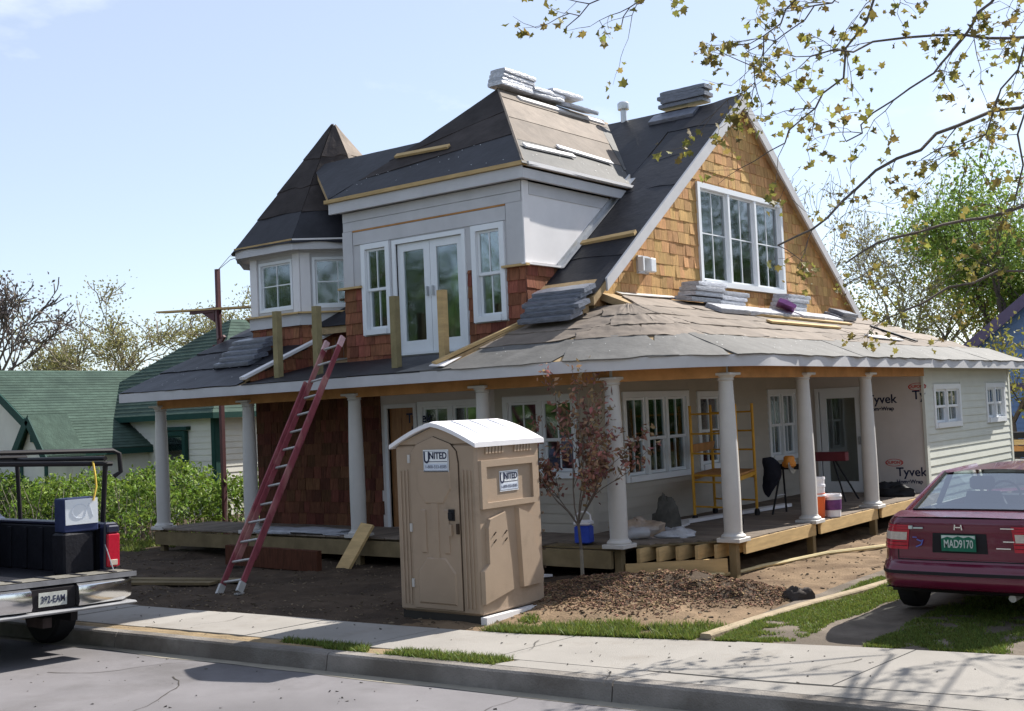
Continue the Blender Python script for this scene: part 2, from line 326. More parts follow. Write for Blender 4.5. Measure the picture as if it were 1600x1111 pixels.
# ------------------------------------------------------------------ ground, road, walk
def lerp_line(pts, x):
    for (a, b), (c, d) in zip(pts, pts[1:]):
        if x <= c or (c, d) == pts[-1]: return b + (d - b) * (x - a) / (c - a)
FAR = [(-60, 4.9), (-13.6, 8.84), (-8.76, 9.25), (-7.39, 9.4), (-5.49, 9.88), (-4.08, 10.19), (-2.79, 10.42), (40, 16)]
NEAR = [(-60, 4.1), (-12.04, 7.92), (-8.38, 8.24), (-6.64, 8.42), (-4.24, 8.64), (-2.43, 8.93), (40, 14)]
curb = lambda x: 7.55 + .08 * (x + 12) if x < 6 else 8.99 + .1 * (x - 6)
far = lambda x: lerp_line(FAR, x); near = lambda x: lerp_line(NEAR, x)
def mound(x, y):
    z = 0
    for (a, b, r, s, h) in ((-7.75, 11.9, .8, .6, .19), (-6.5, 12.3, .85, .5, .17), (-7.2, 11.0, 1.1, .6, .06), (-8.1, 11.2, .6, .5, .08), (-7.1, 12.5, .5, .35, .06)):
        z += h * math.exp(-((x - a) / r) ** 2 - ((y - b) / s) ** 2)
    return z
def gz(x, y):
    e = min(1, max(0, (y - far(x)) / .8)); z = .0
    k = noise.noise((x * .9, y * .9, 1)) * .05 + noise.noise((x * 2.7, y * 2.7, 4)) * .03 + noise.noise((x * 9, y * 9, 7)) * .018
    if y < 14.5: z += mound(x, y)
    if x > -7.6 and y > 13.6: z -= .05
    fx = min(1, max(0, (-5.6 - x) / .45)); k *= fx; z *= fx
    if z > .03: k += noise.noise((x * 6, y * 6, 11)) * .06 * min(1, z * 6)
    return -.012 + e * (k + .02 * fx) + z
def strip_mesh(xs, ya, yb, z, mb=None):
    mb = mb or MB(); k = len(mb.v)
    vs = []; 
    for x in xs: vs += [(x, ya(x), z), (x, yb(x), z)]
    mb.add(vs, [(2 * i, 2 * i + 2, 2 * i + 3, 2 * i + 1) for i in range(len(xs) - 1)]); return mb
xs0 = [-400, -200, -100, -60] + [-59 + i for i in range(100)] + [60, 100, 200, 400]
M_grass_ground = mat('lawn_earth', (.11, .115, .05), .95, .3, 1.2, bump=.4, bscale=30, col2=(.14, .11, .07), c2amt=.5)
tag(obj('ground', strip_mesh(xs0, lambda x: curb(x) + .1, lambda x: 900, -.16), M_grass_ground), kind='structure')
tag(obj('verge', strip_mesh([-60 + i for i in range(80)], lambda x: -60, lambda x: curb(x) - 9.6, -.02), M_grass_ground), kind='structure')
M_road = mat('asphalt', (.185, .175, .18), .92, .10, 1.6, bump=.35, bscale=160, col2=(.15, .142, .146), c2amt=.5, detail=12, stain=((.11, .102, .10), .45, .5, .68))
crown = lambda d: -.165 + .032 * (4.75 - abs(d - 4.75))
q = MB(); dd_ = [-.02, 0, .3, 1, 2, 3.2, 4.75, 6.3, 8, 9.5]; vs = [(x, curb(x) - d, crown(max(0, d))) for x in xs0 for d in dd_]; nd = len(dd_)
q.add(vs, [(i * nd + j, i * nd + j + 1, (i + 1) * nd + j + 1, (i + 1) * nd + j) for i in range(len(xs0) - 1) for j in range(nd - 1)]); q.f = [tuple(reversed(f)) for f in q.f]; tag(obj('road', q, M_road), kind='structure')
M_gutter = mat('gutter_sand', (.27, .245, .20), .95, .16, 3, bump=.3, bscale=70)
tag(obj('gutter', strip_mesh([-40 + .5 * i for i in range(100)], lambda x: curb(x) - .16 - .09 * noise.noise((x * 1.1, 0, 0)), lambda x: curb(x) + .02, -.156), M_gutter), kind='structure')
# kerb stones
kroot = tag(link('kerb', None), kind='structure')
x = -45.
while x < 12:
    x2 = x + 3.05; q = MB(); a, b = x + .006, x2 - .006; rings = []
    for i in range(9):
        xx = a + (b - a) * i / 8; j = .006 * noise.noise((xx * 3, 1, 2)); y0 = curb(xx)
        rings.append([(xx, y0 + .17, -.2), (xx, y0 + .17, .004 + j * .4), (xx, y0 + .03 + j, .006 + j * .4), (xx, y0 + .008 + j, -.012 + j), (xx, y0 - .03 + j, -.2)])
    q.loft(rings); obj('kerb_stone', q, M_curb, kroot, smooth=30); x = x2
# sidewalk slabs
sw = tag(link('sidewalk', None), kind='structure'); x = -45.3
while x < 9:
    x2 = x + 1.54
    for (fa, fb, tg) in ((near, far, 0), (lambda t: curb(t) + .18, lambda t: near(t) - .012, 1)):
        if tg and x2 < -6.4: continue
        a, b = x + .006, x2 - .006; a = max(a, -6.62) if tg else a
        if tg and b - a < .2: continue
        q = MB(); n = 3; dz = R.uniform(-.004, .004); bot = []; top = []
        for i in range(n + 1): t = a + (b - a) * i / n; bot.append((t - .04, fa(t))); top.append((t + .08, fb(t)))
        pl = bot + top[::-1]; q.slab([(u, v, -.1) for u, v in pl], (0, 0, .1 + .006 + dz)); obj('slab', q, M_concrete, sw)
    x = x2
M_strip = mat('strip_soil', (.27, .20, .12), .95, .22, 5, bump=.5, bscale=50, col2=(.20, .15, .09), c2amt=.5)
q = MB(); q.grid(lambda i, j: (-45 + 38.4 * i, curb(-45 + 38.4 * i) + .16 + (near(-45 + 38.4 * i) - .0 - curb(-45 + 38.4 * i) - .16) * j, -.004 + .012 * noise.noise((i * 200, j * 4, 0))), 260, 5)
tag(obj('planting_strip', q, M_strip), kind='structure')
# dirt yard: one uneven sheet
M_dirt = mat('bare_soil', (.20, .14, .088), .97, .28, 3.5, bump=.7, bscale=35, col2=(.12, .08, .05), c2amt=.45, detail=10)
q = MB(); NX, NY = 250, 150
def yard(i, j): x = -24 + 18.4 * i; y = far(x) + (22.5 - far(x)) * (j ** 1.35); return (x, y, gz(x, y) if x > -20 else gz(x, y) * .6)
q.grid(yard, NX, NY); ye = obj('yard', q, [M_dirt, mat('dark_soil', (.075, .054, .038), .95, .3, 3.5, bump=.7, bscale=35, col2=(.05, .036, .026), c2amt=.45, detail=10)], None, smooth=60); tag(ye, kind='structure')
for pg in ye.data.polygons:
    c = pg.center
    if c.x + .5 * noise.noise((c.x, c.y, 0)) + .25 * noise.noise((c.x * 5, c.y * 5, 0)) < -8.75 + .12 * (c.y - 10) or mound(c.x, c.y) > .07 + .05 * noise.noise((c.x * 4, c.y * 4, 2)): pg.material_index = 1  # darker soil colour over the left front yard and on the mounds
M_drive = mat('packed_earth_drive', (.17, .14, .112), .95, .25, 4, bump=.5, bscale=45, col2=(.115, .095, .075), c2amt=.5, stain=((.09, .08, .07), .9, .5, .7))
def drv(i, j): x = -5.62 + 7 * i; y = far(x) + (30 - far(x)) * (j ** 1.4); e = min(1, (y - far(x)) / .5); return (x, y, -.008 + e * (.018 + .022 * noise.noise((x * 1.4, y * 1.2, 3)) + .012 * noise.noise((x * 6, y * 6, 5))) - .025 * math.exp(-((x + 4.35) / .22) ** 2) * e)
q = MB(); q.grid(drv, 90, 110); tag(obj('driveway', q, M_drive, None, smooth=60), kind='structure')
# cracks in the road and the walk
M_crack = mat('crack_dirt', (.06, .052, .045), .95, .3, 8); rc = random.Random(77)
def crack(x, y, ang, n, par, zf, w0=.006):
    q = MB(); L_, Rr = [], []
    for i in range(n):
        wd = w0 * (1 - .8 * i / n) * rc.uniform(.6, 1.4); nx, ny = -math.sin(ang), math.cos(ang); L_.append((x + nx * wd, y + ny * wd, zf(x, y))); Rr.append((x - nx * wd, y - ny * wd, zf(x, y))); ang += rc.gauss(0, .28); x += math.cos(ang) * .12; y += math.sin(ang) * .12
    q.add(L_ + Rr, [(i + 1, i, n + i, n + i + 1) for i in range(n - 1)]); obj('crack', q, M_crack, par)
road_o = bpy.data.objects['road']
for (x, y, a, n) in ((-9.5, 6.9, -.4, 26), (-6.2, 7.2, -1.2, 14), (-7.6, 5.9, .3, 30), (-4.6, 7.0, .2, 22), (-10.8, 6.4, .1, 18)): crack(x, y, a, n, road_o, lambda x, y: crown(max(0, curb(x) - y)) + .004)
for (x, y, a, n) in ((-6.9, 9.2, -1.4, 7), (-3.9, 9.7, -1.9, 8), (-10.9, 8.9, -1.2, 7), (-5.6, 8.4, -.2, 6)): crack(x, y, a, n, sw, lambda x, y: .014, .004)
# ------------------------------------------------------------------ the house
H = thing('house', 'two storey cedar shingled house under construction with wraparound porch and turret', 'house', (-13, 17, 0), world=True)
YF, XS, YB, XW = 14.2, -9.6, 21.8, -7.32
FF = F((0, YF, 0), (1, 0, 0), (0, -1, 0)); FS = F((XS, 0, 0), (0, 1, 0), (1, 0, 0)); FB = F((0, YB, 0), (1, 0, 0), (0, -1, 0)); FW = F((XW, 0, 0), (0, 1, 0), (1, 0, 0))
EZ, SL = 2.84, .41
# ground-floor walls with openings (u0,u1,z0,z1)
hf = [(-11.06, -9.86, 1.3, 2.36), (-12.8, -11.6, 1.3, 2.36), (-13.56, -12.98, .42, 2.36)]
wf = wall('front_wall', FF, -16.85, XS, .1, 2.985, hf, .16, M_tyvek, H)
wall('upper_front_wall', FF, -10.59, XS, 2.99, 3.75, [], .16, M_osb, H)
hs = [(15.2, 17.05, 1.16, 2.36), (17.5, 18.2, 1.2, 2.34), (20.15, 21.25, 1.2, 2.34)]
ws = wall('side_wall', FS, YF + .012, YB + .1, .1, 3.6, hs, .16, M_siding2, H)
hb = [(-9.34, -8.5, .42, 2.34)]
wb = wall('porch_end_wall', FB, XS + .006, XW - .006, .1, 2.75, hb, .16, M_tyvek, H)
hw = [(22.42, 23.85, 1.66, 2.3), (25.72, 26.95, 1.66, 2.3)]
ww = wall('wing_wall', FW, YB + .014, 27.39, -.05, 2.75, hw, .16, M_siding, H)
siding(FW, YB + .1, 27.3, 0.02, 2.74, .145, [(a - .12, b + .12, c - .12, d + .12) for a, b, c, d in hw], M_siding, ww)
siding(FS, YF + .12, 19.4, .42, 1.04, .14, [], M_siding2, ws)
siding(FS, YF + .12, YB - .06, 1.04, 2.72, .14, [(a - .1, b + .1, c - .12, d + .1) for a, b, c, d in hs], M_siding2, ws)
siding(FS, 19.4, YB - .06, .42, 1.04, .14, [], M_siding2, ws)
siding(FF, -11.3, XS - .12, .42, 2.72, .14, [(a - .1, b + .1, c - .12, d + .1) for a, b, c, d in hf], M_siding2, wf)
shingles(FF, -16.83, -13.72, .42, 2.7, .2, .1, .26, [], M_redcedar_shade, wf, seed=3)
t = MB(FS); t.box(YF - .03, YF + .12, -.02, .03, .42, 2.72); t.box(YF - .03, YF + .06, -.16, -.02, .42, 2.72); obj('corner_board', t, M_siding2, ws)
t = MB(FF); t.box(XS - .13, XS - .0, 0, .028, .42, 2.72); obj('corner_board', t, M_siding2, wf)
t = MB(FW); t.box(YB - .03, YB + .1, -.02, .03, 0, 2.72); obj('corner_board', t, M_siding, ww)
t = MB(FW); t.box(27.3, 27.42, -.05, .03, 0, 2.72); obj('corner_board', t, M_siding, ww)
# hidden back and left walls, floors
wall('left_wall', F((-16.85, 0, 0), (0, 1, 0), (-1, 0, 0)), YF, 24.6, .1, 3.9, [], .16, M_siding2, H)
wall('back_wall', F((0, 24.7, 0), (1, 0, 0), (0, 1, 0)), -16.85, -9.6, .1, 4.0, [], .16, M_siding2, H)
wall('wing_back_wall', F((0, 27.4, 0), (1, 0, 0), (0, 1, 0)), -13, XW, -.05, 2.9, [(-11.75, -11.0, 1.15, 2.2)], .16, M_siding, H)
window(F((0, 27.4, 0), (1, 0, 0), (0, 1, 0)), -11.75, -11.0, 1.15, 2.2, H, M_vinyl, M_glass, 1)
t = MB(); t.box(-16.7, -9.76, 14.36, 24.5, .3, .36); t.box(-13, -7.45, 21.97, 27.2, .3, .36); obj('floor', t, M_dark, H)
t = MB(); t.box(-16.7, -9.76, 14.36, 24.5, 2.95, 3.05); obj('upper_floor', t, M_dark, H)
t = MB(); t.box(-16.6, -9.8, 17.6, 17.7, .36, 2.95); obj('partition', t, M_dark, H)
# windows
window(FF, *hf[0], H, M_vinyl, M_glass, 2, .46); window(FF, *hf[1], H, M_vinyl, M_glass, 2, .46)
window(FS, *hs[0], H, M_vinyl, M_glass, 3, .47); window(FS, *hs[1], H, M_vinyl, M_glass, 1, .5); window(FS, *hs[2], H, M_vinyl, M_glass, 2, .5)
for h in hw: window(FW, *h, H, M_vinyl, M_glass, 2, .5, casing=.1)
def door(fr, u0, u1, z0, z1, parent, mfr, mpan, glassed=True, leaves=1):
    mb = MB(fr); mb.box(u0 - .07, u0, -.12, .03, z0, z1 + .07); mb.box(u1, u1 + .07, -.12, .03, z0, z1 + .07); mb.box(u0, u1, -.12, .03, z1, z1 + .07); mb.box(u0, u1, -.12, .04, z0 - .03, z0)
    D = obj('door', mb, mfr, parent); wd = (u1 - u0) / leaves
    for i in range(leaves):
        a, b = u0 + i * wd + .004, u0 + (i + 1) * wd - .004
        if glassed:
            s = MB(fr); t = .13; s.box(a, a + t, -.07, -.025, z0, z1); s.box(b - t, b, -.07, -.025, z0, z1); s.box(a + t, b - t, -.07, -.025, z0, z0 + .2); s.box(a + t, b - t, -.07, -.025, z1 - .13, z1); obj('door_leaf', s, mpan, D)
            g = MB(fr); g.box(a + t - .004, b - t + .004, -.052, -.044, z0 + .196, z1 - .126); obj('pane', g, M_glass, D)
        else:
            s = MB(fr); s.box(a, b, -.07, -.035, z0, z1)
            for (p, r_) in ((.1, .45), (.55, .9)):
                for (zz0, zz1) in ((.1, .42), (.48, .92)): s.box(a + (b - a) * p, a + (b - a) * r_, -.035, -.028, z0 + (z1 - z0) * zz0, z0 + (z1 - z0) * zz1)
            obj('door_leaf', s, mpan, D)
    k = MB(fr); uu = u0 + wd - .06 if leaves > 1 else u1 - .07
    for du in ((-.0, .12) if leaves > 1 else (0,)): k.box(uu + du - .015, uu + du + .015, -.03, .03, z0 + .9, z0 + 1.05)
    obj('handle', k, M_steel, D); return D
M_doorwood = mat('varnished_door', (.28, .13, .05), .5, .25, 4, stretch=(8, 8, 1), spec=.4)
door(FF, *hf[2], H, M_white, M_doorwood, False)
door(FB, *hb[0], H, M_vinyl, M_vinyl, True)
# wrap lettering
text('Tyvek', .23, FB, -7.62, .79, .004, M_ink, wb, bold=.004); text('HomeWrap', .1, FB, -7.66, .615, .004, M_ink, wb, bold=.003)
text('Tyvek', .23, FB, -8.1, 2.15, .004, M_ink, wb, bold=.004); text('HomeWrap', .1, FB, -8.12, 1.975, .004, M_ink, wb, bold=.003)
text('Ty', .23, FB, -7.40, 2.2, .004, M_ink, wb, bold=.004)
text('Tyvek', .22, FF, -13.0 + .12, 2.18, .004, M_ink, wf, bold=.004); text('HomeWrap', .1, FF, -12.8, 2.02, .004, M_ink, wf, bold=.003)
for (u, z) in ((-7.93, .97), (-7.42, 2.36)):
    q = MB(FB); ring = [(u + .17 * math.cos(a) * k, .003, z + .07 * math.sin(a) * k) for k in (1, .88) for a in [2 * math.pi * i / 28 for i in range(28)]]
    q.add(ring, [(i, (i + 1) % 28, 28 + (i + 1) % 28, 28 + i) for i in range(28)]); obj('oval_mark', q, M_red, wb); text('DUPONT', .075, FB, u, z, .004, M_red, wb, bold=.002)
# --- gable wall
GP = [(-.755, 1, 4.02 - .755 * 14.64), (.755, 1, 4.02 + .755 * (19.47 * 2 - 14.64))]
hg = [(17.84, 21.0, 4.3, 5.9)]
wg = wall('gable_wall', FS, 14.5, 24.5, 3.6, 7.75, hg, .16, M_osb, H, poly=GP)
shingles(FS, 14.4, 24.6, 3.72, 7.75, .192, .11, .27, [(17.75, 21.1, 4.2, 6.0)], M_cedar, wg, poly=[(a, b, c - .05) for a, b, c in GP], lim=300, seed=5, nb=.014)
GW = window(FS, *hg[0], H, M_vinyl, M_glass, 3, 0, mun=1, casing=.09, n0=.045)
q = MB(FS); q.box(15.72, 16.02, 0, .05, 4.28, 4.56); o = obj('wall_light', q, M_primer, H)
q = MB(FS); q.bbox(15.9, 16.06, .05, .17, 4.3, 4.52, .012); obj('light_cover', q, M_vinyl, o); q = MB(FS); q.box(15.7, 15.74, .05, .15, 4.31, 4.53); q.box(15.74, 15.9, .05, .15, 4.51, 4.53); obj('light_hood', q, M_vinyl, o)
# --- main roof: two slopes, rake boards, felt
def mroof(x, y, dz=0): return (x, y, 7.75 - .755 * abs(y - 19.47) + dz)
XL, XR = -16.95, -9.47
q = MB()
for (ya, yb) in ((13.95, 19.47), (25.1, 19.47)):
    q.slab([mroof(XL, ya, -.02), mroof(XR, ya, -.02), mroof(XR, yb, -.02), mroof(XL, yb, -.02)], (0, 0, -.12))
MR = None
# cut the front slope around dormer: build as strips instead
q = MB()
q.slab([mroof(-10.62, 14.3, -.02), mroof(XR, 14.3, -.02), mroof(XR, 19.47, -.02), mroof(-10.62, 19.47, -.02)], (0, 0, -.12))
q.slab([mroof(-14.44, 17.0, -.02), mroof(-10.63, 17.0, -.02), mroof(-10.63, 19.47, -.02), mroof(-14.44, 19.47, -.02)], (0, 0, -.12))
q.slab([mroof(XL, 14.3, -.02), mroof(-14.45, 14.3, -.02), mroof(-14.45, 19.47, -.02), mroof(XL, 19.47, -.02)], (0, 0, -.12))
q.slab([mroof(XL, 25.1, -.02), mroof(XR, 25.1, -.02), mroof(XR, 19.475, -.02), mroof(XL, 19.475, -.02)], (0, 0, -.12))
MR = obj('main_roof', q, M_osb, H)
q = MB(); q.slab([(-16.85, 14.35, 3.6), (-16.85, 24.6, 3.6), (-16.85, 19.47, 7.55)], (.12, 0, 0)); obj('far_gable_wall', q, M_siding2, H)
Sm = bilin(mroof(-10.6, 14.3), mroof(XR, 14.3), mroof(XR, 19.47), mroof(-10.6, 19.47))
for k, (v0, v1, s0, s1, m_) in enumerate(((0, .2, 0, 1, M_feltk), (.17, .36, .02, .99, M_feltk), (.33, .52, 0, 1, M_feltk), (.50, .70, .0, .99, M_feltk), (.67, .86, .03, 1, M_feltk), (.84, 1, 0, .99, M_feltk))):
    felt(Sm, s0, s1, v0, v1, m_, MR, off=.008 + .004 * (k % 2), seed=20 + k, rag=.02, wr=.005)
Sm2 = bilin(mroof(-16.9, 14.3), mroof(-14.5, 14.3), mroof(-14.5, 19.47), mroof(-16.9, 19.47)); felt(Sm2, 0, 1, 0, 1, M_feltk, MR, seed=31)
Sm3 = bilin(mroof(-14.45, 17.0), mroof(-10.6, 17.0), mroof(-10.6, 19.47), mroof(-14.45, 19.47)); felt(Sm3, 0, 1, 0, 1, M_feltk, MR, seed=33)
for sgn, nm in ((-1, 0), (1, 1)):
    yb = 19.47 + sgn * (4.83 if sgn < 0 else 5.45); 
    q = MB(); a = Vector(mroof(-9.44, 19.47, .02)); b = Vector(mroof(-9.44, yb, .02)); q.slab([a, b, b + Vector((0, 0, -.19)), a + Vector((0, 0, -.24))], (-.04, 0, 0)); obj('rake_board', q, M_primer, MR)
# vent pipe
q = MB(); q.lathe([(.06, 0), (.06, .3), (.055, .3)], (-12.0, 19.47, 7.7), 14); o = obj('vent_pipe', q, M_steel, H, smooth=True)
q = MB(); q.lathe([(.11, 0), (.115, .02), (.115, .12), (.08, .15), (.02, .155)], (-12.0, 19.47, 7.98), 16); obj('vent_cap', q, M_steel, o, smooth=True)
# --- dormer
hd = [(-13.93, -13.45, 3.68, 5.04), (-13.24, -11.82, 3.24, 5.04), (-11.53, -11.05, 3.70, 5.04)]
wd_ = wall('dormer_wall', FF, -14.45, -10.6, 3.0, 5.7, hd, .14, M_primer, H)
hd2 = [(a - .1, b + .1, c - .1, d + .1) for a, b, c, d in hd]; hd2[1] = (-13.33, -11.73, 3.1, 5.13)
shingles(FF, -14.45, -10.6, 3.06, 4.43, .19, .16, .3, hd2, M_redcedar_lit, wd_, seed=8)
window(FF, *hd[0], H, M_vinyl, M_glass, 1, .5, n0=.045); window(FF, *hd[2], H, M_vinyl, M_glass, 1, .5, n0=.045); door(FF, *hd[1], H, M_vinyl, M_vinyl, True, 2)
for (a, b, c, d, nn, m_) in ((-14.2, -10.93, 5.14, 5.355, .022, M_primer), (-14.2, -10.93, 5.36, 5.385, .03, M_beam), (-14.43, -10.62, 5.39, 5.54, .02, M_primer), (-14.43, -10.62, 5.547, 5.70, .026, M_primer),
                             (-14.45, -14.22, 4.44, 5.385, .022, M_primer), (-10.92, -10.6, 4.44, 5.385, .022, M_primer), (-14.53, -14.0, 4.40, 4.435, .10, M_lumber), (-11.0, -10.52, 4.40, 4.435, .09, M_lumber)):
    q = MB(FF); q.box(a, b, 0, nn, c, d); obj('trim_board', q, m_, wd_)
FC = F((-10.6, 0, 0), (0, 1, 0), (1, 0, 0))
cp = [(-.755, -1, -(7.70 - .755 * 19.47) )]
def roofclip(c0): return [(.755, -1, -(7.75 - .755 * 19.47) - c0)]
wc = wall('dormer_cheek', FC, YF + .008, 17.4, 3.3, 5.7, [], .12, M_primer, H, poly=roofclip(-.0))
q = MB(FC); pl = [(14.33, 4.47), (15.12, 4.47), (16.55, 5.5), (14.33, 5.5)]; q.slab([(u, 0, z) for u, z in pl], (0, .012, 0)); obj('cheek_panel', q, M_pan, wc)
q = MB(FC); q.box(14.17, 14.32, 0, .024, 4.44, 5.7); obj('trim_board', q, M_pan, wc)
q = MB(FC); q.slab([(14.33, 0, 5.5), (16.55, 0, 5.5), (16.8, 0, 5.69), (14.33, 0, 5.69)], (0, .024, 0)); obj('trim_board', q, M_primer, wc)
q = MB(FC); q.box(14.1, 15.25, 0, .07, 4.42, 4.45); obj('trim_board', q, M_pan, wc)
shingles(FC, 14.2, 15.3, 3.5, 4.42, .19, .16, .3, [], M_redcedar_lit, wc, poly=roofclip(-.06), seed=9)
q = MB(); a, b = Vector(mroof(-10.56, 15.0, .03)), Vector(mroof(-10.56, 17.25, .03)); q.slab([a, b, b + Vector((.1, 0, .0)), a + Vector((.1, 0, .0))], (0, 0, .012)); q.slab([a, b, b + Vector((0, 0, .09)), a + Vector((0, 0, .09))], (-.03, 0, 0)); obj('step_flashing', q, M_steel, wc)
wall('dormer_far_cheek', F((-14.45, 0, 0), (0, 1, 0), (-1, 0, 0)), YF + .15, 18.0, 3.3, 5.7, [], .12, M_primer, H)
# dormer roof
A, B, C_, Q_, P2 = (-14.6, 14.03, 5.95), (-10.45, 14.03, 5.95), (-12.52, 16.19, 7.86), (-13.4, 15.14, 6.92), (-16.1, 15.14, 6.92)
E_, RE = (-10.45, 17.55, 5.95), (-12.52, 19.7, 7.86)
q = MB(); dn = (0, 0, -.1)
q.slab([A, B, C_, Q_], dn); q.slab([A, Q_, P2], dn); q.slab([B, E_, RE, C_], dn); q.slab([C_, RE, (-14.6, 19.7, 5.95), (-14.6, 17.3, 5.95), Q_], dn); q.slab([Q_, (-13.4, 17.4, 4.9), (-16.1, 17.4, 4.9), P2], dn)
DR = obj('dormer_roof', q, M_osb, H)
q = MB(); q.box(-14.6, -10.45, 14.02, 14.08, 5.70, 5.88); q.box(-10.51, -10.45, 14.08, 17.3, 5.70, 5.88); obj('fascia', q, M_primer, DR)
q = MB(); q.box(-14.66, -10.42, 13.97, 14.1, 5.885, 5.945); obj('drip_board', q, M_lumber, DR)
q = MB(); q.box(-10.5, -10.38, 14.1, 17.3, 5.885, 5.945); obj('drip_board', q, M_pan, DR)
q = MB(); q.box(-14.5, -10.5, 14.08, 14.3, 5.72, 5.74); obj('soffit', q, M_primer, DR)
Sd = bilin(A, B, C_, Q_)
for k, (v0, v1, m_) in enumerate(((-.02, .36, M_feltk), (.33, .68, M_felt_shade), (.65, 1.0, M_felt_shade))): felt(Sd, .0, 1, v0, v1, m_, DR, off=.01 + .005 * k, seed=40 + k, rag=.012)
Sd2 = bilin(P2, A, A, Q_); felt(bilin(A, A, Q_, P2), 0, 1, 0, 1, M_feltk, DR, off=.012, seed=47)
Sr = bilin(B, E_, RE, C_)
for k, (v0, v1, s0, s1, m_) in enumerate(((-.03, .30, -.01, .97, M_feltg), (.27, .60, .0, .9, M_feltb), (.575, .88, .0, .9, M_feltb), (.2, .95, .87, 1.0, M_feltg), (.86, 1.0, 0, .95, M_feltb))):
    felt(Sr, s0, s1, v0, v1, m_, DR, off=.01 + .005 * k, seed=50 + k, rag=.012, wr=.004)
q = MB(); q.tube([Vector(B) + Vector((0, 0, .012)), Vector(C_) + Vector((0, 0, .012))], .025, 5); obj('hip_cap', q, M_feltb, DR)
# --- turret
TX, TY, AP = -16.2, 15.77, 1.57
T_ = MB(); TH = []
side = AP * math.tan(math.pi / 8)
tw = None
for k in range(8):
    th = math.radians(-90 + 45 * k); n = Vector((math.cos(th), math.sin(th), 0)); u = Vector((-n.y, n.x, 0)); fr = F(Vector((TX, TY, 0)) + n * AP, u, n)
    hole = [(-.40, .40, 4.24, 5.05)] if k in (0, 1, 5, 6, 7) else []
    wl = wall('turret_wall', fr, -side, side, 3.0, 5.34, hole, .1, M_primer, H); TH.append(fr)
    for h in hole: window(fr, *h, H, M_vinyl, M_glass, 1, 0, mun=1, casing=.05, n0=.012, sash=.03, sill=False)
    if k in (0, 1, 7):
        for sg in (-1, 1): q = MB(fr); q.box(min(sg * side, sg * (side - .17)), max(sg * side, sg * (side - .17)), 0, .03, 4.14, 5.2); obj('trim_board', q, M_pan, wl)
        q = MB(fr); q.box(-side - .015, side + .015, 0, .035, 5.17, 5.35); obj('trim_board', q, M_primer, wl)
        q = MB(fr); e = .05; q.slab([(-side - .02, 0, 3.9), (side + .02, 0, 3.9), (side + .03, 0, 4.1), (-side - .03, 0, 4.1)], (0, .06, 0)); obj('skirt_board', q, M_primer, wl)
        q = MB(fr); q.box(-side - .06, side + .06, 0, .13, 4.1, 4.13); obj('ledge', q, M_lumber, wl)
        shingles(fr, -side, side, 3.3, 3.9, .19, .15, .28, [], M_redcedar_lit, wl, seed=60 + k)
EA = AP + .27; ev = [(TX + EA / math.cos(math.pi / 8) * math.cos(math.radians(-112.5 + 45 * k)), TY + EA / math.cos(math.pi / 8) * math.sin(math.radians(-112.5 + 45 * k)), 5.36) for k in range(8)]
ap = (TX, TY, 7.86)
q = MB(); q.add(ev + [ap], [(k, (k + 1) % 8, 8) for k in range(8)]); q.add([(x, y, z - .05) for x, y, z in ev], [tuple(range(7, -1, -1))]); q.loft([[(x, y, z - .16) for x, y, z in ev], ev], caps=False); TR = obj('turret_roof', q, M_primer, H)
for k in (0, 1, 2, 7):
    a, b = Vector(ev[k]), Vector(ev[(k + 1) % 8]); apv = Vector(ap); bk = Vector((0, 0, .04))
    def tri(s, v, a=a, b=b): 
        nn = (b - a).cross(apv - a).normalized(); fl = .05 * math.sin(min(max(v, 0), 1) * math.pi); return ((a + (b - a) * s) * (1 - v) + apv * v - nn * 0 , nn)
    for j, (v0, v1, m_) in enumerate(((-.02, .26, M_feltk), (.23, .48, M_felt_shade if k != 2 else M_feltb), (.44, .72, M_felt_shade if k != 2 else M_feltb), (.69, .985, M_felt_shade if k != 2 else M_feltb))):  # upper rows: lighter felt on the sunlit facet, shade painted into the others
        felt(tri, 0, 1, v0, v1, m_, TR, off=.012 + .006 * j, seed=70 + k * 5 + j, rag=.03, nu=8, nv=4, wr=.008)
    q = MB(); aa, bb = Vector((a.x, a.y, 5.375)), Vector((b.x, b.y, 5.375)); q.bar(aa, bb, .05, .03); obj('drip_board', q, M_lumber if k == 0 else M_pan, TR)
# --- porch roof
def PS(s, d):
    z = EZ + SL * d
    if s < 9.4: return (Vector((-18.5 + s, 12.5 + d, z)), Vector((0, -SL, 1)).normalized())
    s2 = s - 9.4
    if s2 < 3.377:
        a = -math.pi / 2 + s2 / 2.15; r = 2.15 - d; c, sn = math.cos(a), math.sin(a)
        if r < 0: r = 0
        return (Vector((-9.1 + r * c, 14.65 + r * sn, z)), Vector((SL * c, SL * sn, 1)).normalized())
    return (Vector((-6.95 - d, 14.65 + s2 - 3.377, z)), Vector((SL, 0, 1)).normalized())
SEND = 9.4 + 3.377 + 12.85
def deck(s0, s1, d0, d1, n, lim=None):
    q = MB(); rings = []
    for i in range(n + 1):
        s = s0 + (s1 - s0) * i / n; dd1 = min(d1, lim(s)) if lim else d1; a, b = PS(s, d0)[0], PS(s, dd1)[0]; dz = Vector((0, 0, -.11))
        rings.append([a, b, b + dz, a + dz])
    q.loft([[tuple(p) for p in r] for r in rings]); return q
PR = obj('porch_roof', deck(0, 3.3, 0, 1.72, 3), M_osb, H)
hiplim = lambda s: max(.02, (SEND - s) * .78)
for (a, b, c, d, n, l) in ((0, 1.45, 1.725, 3.3, 2, None), (7.9, 9.4, 0, 2.1, 2, None), (9.401, 9.4 + 3.376, 0, 2.1, 14, None), (9.4 + 3.378, SEND, 0, 2.64, 20, hiplim)): obj('roof_deck', deck(a, b, c, d, n, l), M_osb, PR)
